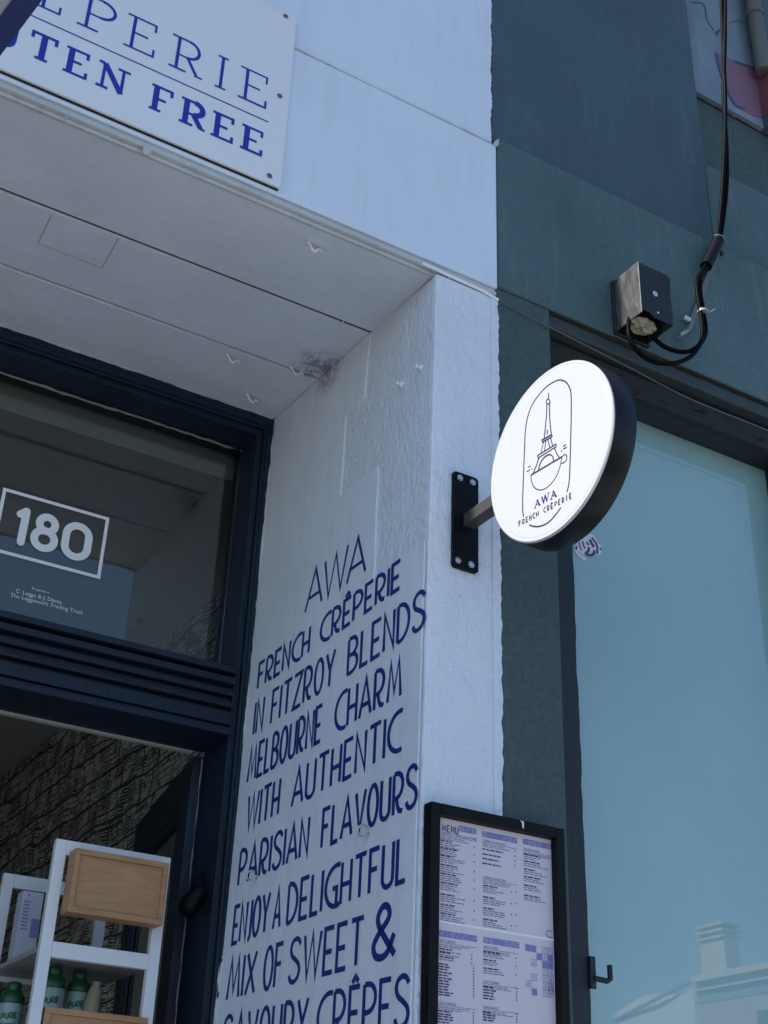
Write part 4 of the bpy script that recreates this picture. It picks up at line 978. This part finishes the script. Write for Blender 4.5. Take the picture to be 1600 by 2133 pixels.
o = thing('torn_sticker', 'scrap of torn pale sticker above the round sign, at the pilaster edge', 'sticker', pts[0])
MB().prism(pts, (0, .001, 0)).build('paper', mat('sticker scrap', (.42, .43, .47), .6)[0], o)
k = Ink(lambda u, v, l: Vector((u, W+.048-l, v))); k.stroke([(zs3(*p).x, zs3(*p).z) for p in ((802, 930), (820, 922), (830, 945))], .004); k.build('printed_pattern', M_ink, o)

# ------------------------------------------------------------------ racks in the doorway
RY = 3.30
p0, p1 = fy(119, 1746, RY), fy(357, 1785, RY); RW = p1.x-p0.x
D = (fx(8, 1828, p0.x).y-RY)
rk = thing('shelf_rack', 'white steel open rack standing in the dark doorway with oak boxes and bottles', 'rack', (p0.x, RY, 0)); zt_ = p0.z
def fl(b): return b.build('frame_bar', M_rack, rk, bevel=.0015)
t = .030
for y in (RY, RY+D):
    for x in (p0.x, p0.x+RW-t): fl(MB().box(x, y, .1, x+t, y+.022, zt_))
    for z in (zt_, zt_-.250, zt_-1.0): fl(MB().box(p0.x+t+.0002, y, z-t*1.25, p0.x+RW-t-.0002, y+.022, z))
for z in (zt_-.262, zt_-.62, zt_-1.02): MB().box(p0.x+.003, RY+.0225, z-.012, p0.x+RW-.003, RY+D-.0005, z).build('shelf', mat('grey shelf board', (.35, .34, .33), .6)[0], rk)
MB().tube([(p0.x+t, RY+.008, zt_-.515), (p0.x+RW-t, RY+.008, zt_-.515)], .0085, 10).build('rail', M_rack, rk)
def zr(x, y, Y): return fy(x/3.122, 1450+y/3.122, Y)
def wood_box(x0, x1, z0, z1, yf, D, label):
    o = thing('wooden_box', label, 'wooden box', ((x0+x1)/2, yf+D/2, z0), 'oak boxes on the racks'); t = .014
    mb = MB(); mb.box(x0, yf, z0, x1, yf+D, z0+t); mb.box(x0, yf, z1-t, x1, yf+D, z1)
    mb.box(x0, yf+.0003, z0+t+.0002, x0+t, yf+D, z1-t-.0002); mb.box(x1-t, yf+.0003, z0+t+.0002, x1, yf+D, z1-t-.0002)
    mb.build('carcass', M_oak, o, bevel=.001)
    MB().box(x0+t+.0003, yf+.006, z0+t+.0003, x1-t-.0003, yf+.016, z1-t-.0003).build('front_panel', M_oak, o)
yb = RY-.055
a, b = zr(497, 985, yb), zr(1108, 1087, yb); c = zr(1052, 1490, yb); e = zr(440, 1400, yb)
wood_box((a.x+e.x)/2, (b.x+c.x)/2, (c.z+e.z)/2, (a.z+b.z)/2, yb, .054, 'oak box hung at the very top of the white rack')
a = zr(300, 2020, yb+.05); b = zr(965, 2092, yb+.05)
wood_box(a.x, b.x, a.z-.17, (a.z+b.z)/2, yb+.05, .16, 'oak box cut by the bottom edge of the view, under the round rack rail')
M_cap = mat('green bottle cap', (.010, .085, .03), .35)[0]; M_bot = mat('pale green bottle', (.30, .40, .37), .3)[0]; M_lab = mat('dark green label print', (.02, .12, .06), .5)[0]
def bottle(loc, label, s=1):
    o = thing('bottle', label, 'bottle', loc, 'green capped bottles on the rack')
    MB().lathe([(.030, -.10), (.031, -.005), (.030, .0)], (0, 0, 0), (0, 0, 1), 24).build('body', M_bot, o, local=True)
    MB().lathe([(.0302, .0005), (.0315, .004), (.031, .016), (.026, .026), (.018, .032), (.017, .036), (.019, .040), (.018, .052), (.012, .055)], (0, 0, 0), (0, 0, 1), 24).build('cap', M_cap, o, local=True)
    lk = Ink(lambda u, v, l_: Vector(((.0305+l_)*math.cos(u/.0305), (.0305+l_)*math.sin(u/.0305), v)))
    lk.word('PURE', .0305*R_(-150), .0305*R_(-70), (-.042, -.036), .017, .0042, .18); lk.stroke([(.0305*R_(q), -.050) for q in range(-150, -69, 10)], .0025); l = lk.mb
    l.build('label_print', M_lab, o, local=True)
    return o
bo = None
for x, y, Y, lab in ((345, 1905, RY+.16, 'green capped bottle beside the rack upright, the taller of the two together'), (505, 1932, RY+.18, 'green capped bottle next to the tan pouch'), (75, 2005, RY+.27, 'green capped bottle at the far left edge, outside the rack upright')):
    p = zr(x, y, Y)
    if bo is None: bo = bottle(p, lab); o = bo
    else: o = copy_tree(bo); o.location = p; o['label'] = lab
p = zr(612, 1950, RY+.14)
o = thing('paper_pouch', 'small tan paper pouch beside the green capped bottles', 'pouch', p)
MB().lathe([(.020, -.09), (.022, -.03), (.018, .01), (.010, .025), (.012, .034)], (0, 0, 0), (.1, 0, 1), 7).build('bag', M_crump, o, local=True)
YC = RY+D*.72; a = zr(150, 1262, YC); b = zr(290, 1500, YC)
o = thing('carton', 'white and lilac printed carton standing on the left end of the white rack shelf', 'carton', (a.x, YC, b.z))
MB().box(a.x+.002, YC, zt_-.2618, a.x+.060, YC+.05, a.z).build('carton_body', mat('carton board', (.50, .50, .56), .6)[0], o, bevel=.001)
k = Ink(lambda u, v, l: Vector((u, YC-.0002-l, v)))
for i in range(9): k.rect(a.x+.008, a.z-.03-i*.009, a.x+.028-random.random()*.006, a.z-.026-i*.009)
k.rect(a.x+.016, a.z-.014, a.x+.022, a.z-.008); k.rect(a.x+.036, a.z-.12, a.x+.058, a.z-.07); k.build('carton_print', mat('lilac print', (.22, .20, .42), .6)[0], o)

# ------------------------------------------------------------------ cafe umbrella, its corner overhead
zu0 = 2.45
ea, eb = fz(74, 0, zu0), fz(0, 99, zu0); ed_ = (eb-ea).normalized(); en = Vector((-ed_.y, ed_.x, 0))
if en.x > 0: en = -en
far = ea-ed_*.22; nearp = eb+ed_*.82
umb = thing('cafe_umbrella', 'grey canvas cafe umbrella with a navy taped edge, only its corner in view', 'umbrella', ((far+en*.57+ed_*.56).x, (far+en*.57+ed_*.56).y, 0))
c4 = [far, nearp, nearp+en*1.15, far+en*1.15]; apex = (c4[0]+c4[2])/2+Vector((0, 0, .22))
M_canvas = plaster('grey canvas', (.42, .44, .44), .06, .4, .3, 1.4); M_tape = plaster('navy hem tape', (.018, .03, .12), .3, .5, .5, 2)
cv = MB()
for i in range(4):
    a_, b_ = c4[i], c4[(i+1) % 4]; cv.add([a_, b_, apex, a_+Vector((0, 0, .004)), b_+Vector((0, 0, .004)), apex+Vector((0, 0, .004))], [(0, 2, 1), (3, 4, 5)])
cv.build('canopy', M_canvas, umb)
hm = MB()
for i in range(4):
    a_, b_ = c4[i], c4[(i+1) % 4]; ctr = (c4[0]+c4[2])/2; inn = (ctr-(a_+b_)/2); inn.z = 0; inn.normalize()
    o1 = Vector((0, 0, -.004)); o2 = inn*.017+Vector((0, 0, .017*.22/.56-.004)); out = -inn*.004
    hm.add([a_+o1+out, b_+o1+out, b_+o2, a_+o2, a_+o1+out+Vector((0, 0, .012)), b_+o1+out+Vector((0, 0, .012))], [(0, 1, 2, 3), (0, 4, 5, 1)])
hm.build('hem_tape', M_tape, umb)
pc = (c4[0]+c4[2])/2
MB().tube([(pc.x, pc.y, .03), (pc.x, pc.y, apex.z)], .024, 16).build('pole', mat('umbrella pole', (.5, .5, .5), .4, .5)[0], umb)
MB().lathe([(.28, 0), (.28, .05), (.06, .08), (.05, .25)], (pc.x, pc.y, 0), (0, 0, 1), 28).build('base', M_blackp, umb)
for i in range(4): MB().tube([apex-Vector((0, 0, .03)), c4[i]+Vector((0, 0, .02))], .009, 8).build('rib', mat('umbrella rib', (.5, .5, .5), .4, .5)[0], umb)

# ------------------------------------------------------------------ houses across the street, seen in the window
YGL = W+.140
def mir(x, y, back): p = fy(x, y, 2*YGL+back); return Vector((p.x, 2*YGL-p.y, p.z))
M_brickp = plaster('pinkish painted brick', (.42, .36, .33), .1, .5, .6, .3)
M_trim = plaster('cream cornice', (.62, .57, .50), .1, .3, .3, .3)
M_trimd = plaster('grey blue cornice', (.24, .27, .31), .1, .3, .3, .3)
M_hw = plaster('white weatherboard', (.75, .76, .76), .05, .3, .3, .3)
M_dglass = mat('dark far window', (.03, .04, .05), .1)[0]
XH = mir(1690, 1985, 12).x
def mx(x, y):
    d = ray(x, y); t = XH/d.x; p = CAM+d*t; return Vector((XH, 2*YGL-p.y, p.z))
cfar = mx(1438, 2035); zc1_ = (mx(1438, 2035).z+mx(1600, 2000).z)/2
terr = thing('terrace_house', 'pinkish terrace house with a banded chimney and cornice, reflected in the shop window', 'building', (XH, cfar.y, 0))
zz = [zc1_, zc1_-(mx(1520, 2018).z-mx(1520, 2030).z), mx(1438, 2052).z, mx(1438, 2088).z]
yf_, yn_ = cfar.y, -11.6
hgt = lambda y0, y1: abs(mx(1520, y0).z-mx(1520, y1).z)
t1h = hgt(2016, 2030)
MB().box(XH+.12, yf_+.1, 0, XH+9, yn_, zc1_-t1h*4.2).build('wall', M_brickp, terr)
MB().box(XH, yf_, zc1_-t1h, XH+9, yn_, zc1_).build('cornice', M_trim, terr)
MB().box(XH+.10, yf_+.05, zc1_-t1h*2.2, XH+9, yn_, zc1_-t1h).build('frieze', M_trimd, terr)
MB().box(XH+.02, yf_, zc1_-t1h*2.45, XH+9, yn_, zc1_-t1h*2.2).build('cornice', M_trim, terr)
MB().box(XH+.10, yf_+.05, zc1_-t1h*4.2, XH+9, yn_, zc1_-t1h*2.45).build('frieze', M_trimd, terr)
ca, cb = mx(1457, 2000), mx(1508, 2000); ct = mx(1480, 1930)
cy0, cy1 = sorted((ca.y, cb.y)); ch = MB().box(XH+.05, cy0, zc1_+.001, XH+.42, cy1, ct.z-.25).build('chimney', M_trim, terr)
hq = (ct.z-(zc1_))*.11
for i in range(3): MB().box(XH+.0-.02*i, cy0-.05, ct.z-.25+hq*i*1.25+.02, XH+.47, cy1+.05, ct.z-.25+hq*i*1.25+hq*.75).build('chimney_band', M_trim, ch)
MB().box(XH+.06, cy0+.03, ct.z-.248, XH+.40, cy1-.03, ct.z-.02).build('chimney_core', M_trimd, ch)
wa, wb = mx(1570, 2105), mx(1640, 2170); MB().box(XH+.08, min(wa.y, wb.y), 2.2, XH+.119, max(wa.y, wb.y), wa.z).build('window', M_dglass, terr)
gb = [mir(x, y, 30-7*(x-1280)/164) for x, y in ((1280, 2112), (1320, 2086), (1352, 2070), (1372, 2088), (1400, 2078), (1444, 2056))]
hb = thing('gabled_house', 'distant white gabled house in full sun, reflected in the shop window', 'house', (gb[0].x, gb[0].y, 0))
gd = (gb[-1]-gb[0]); gd.z = 0; gd.normalize(); gn = Vector((-gd.y, gd.x, 0))
MB().prism([(gb[0].x, gb[0].y, 0)]+[tuple(p) for p in gb]+[(gb[-1].x, gb[-1].y, 0)], -gn*6).build('wall', M_hw, hb)
def gbox(u0, u1, z0, z1, m_, nm):
    o = Vector((gb[0].x, gb[0].y, 0)); P = [o+gd*u0+gn*.002+Vector((0, 0, z0)), o+gd*u1+gn*.002+Vector((0, 0, z0)), o+gd*u1+gn*.002+Vector((0, 0, z1)), o+gd*u0+gn*.002+Vector((0, 0, z1))]
    MB().prism(P, gn*.05).build(nm, m_, hb)
gbox(0, (gb[-1]-gb[0]).xy.length, gb[0].z-.25, gb[0].z-.16, M_trimd, 'eaves_board')
for i in range(2): gbox(.5+i*1.3, 1.1+i*1.3, .8, 2.3, M_dglass, 'window')
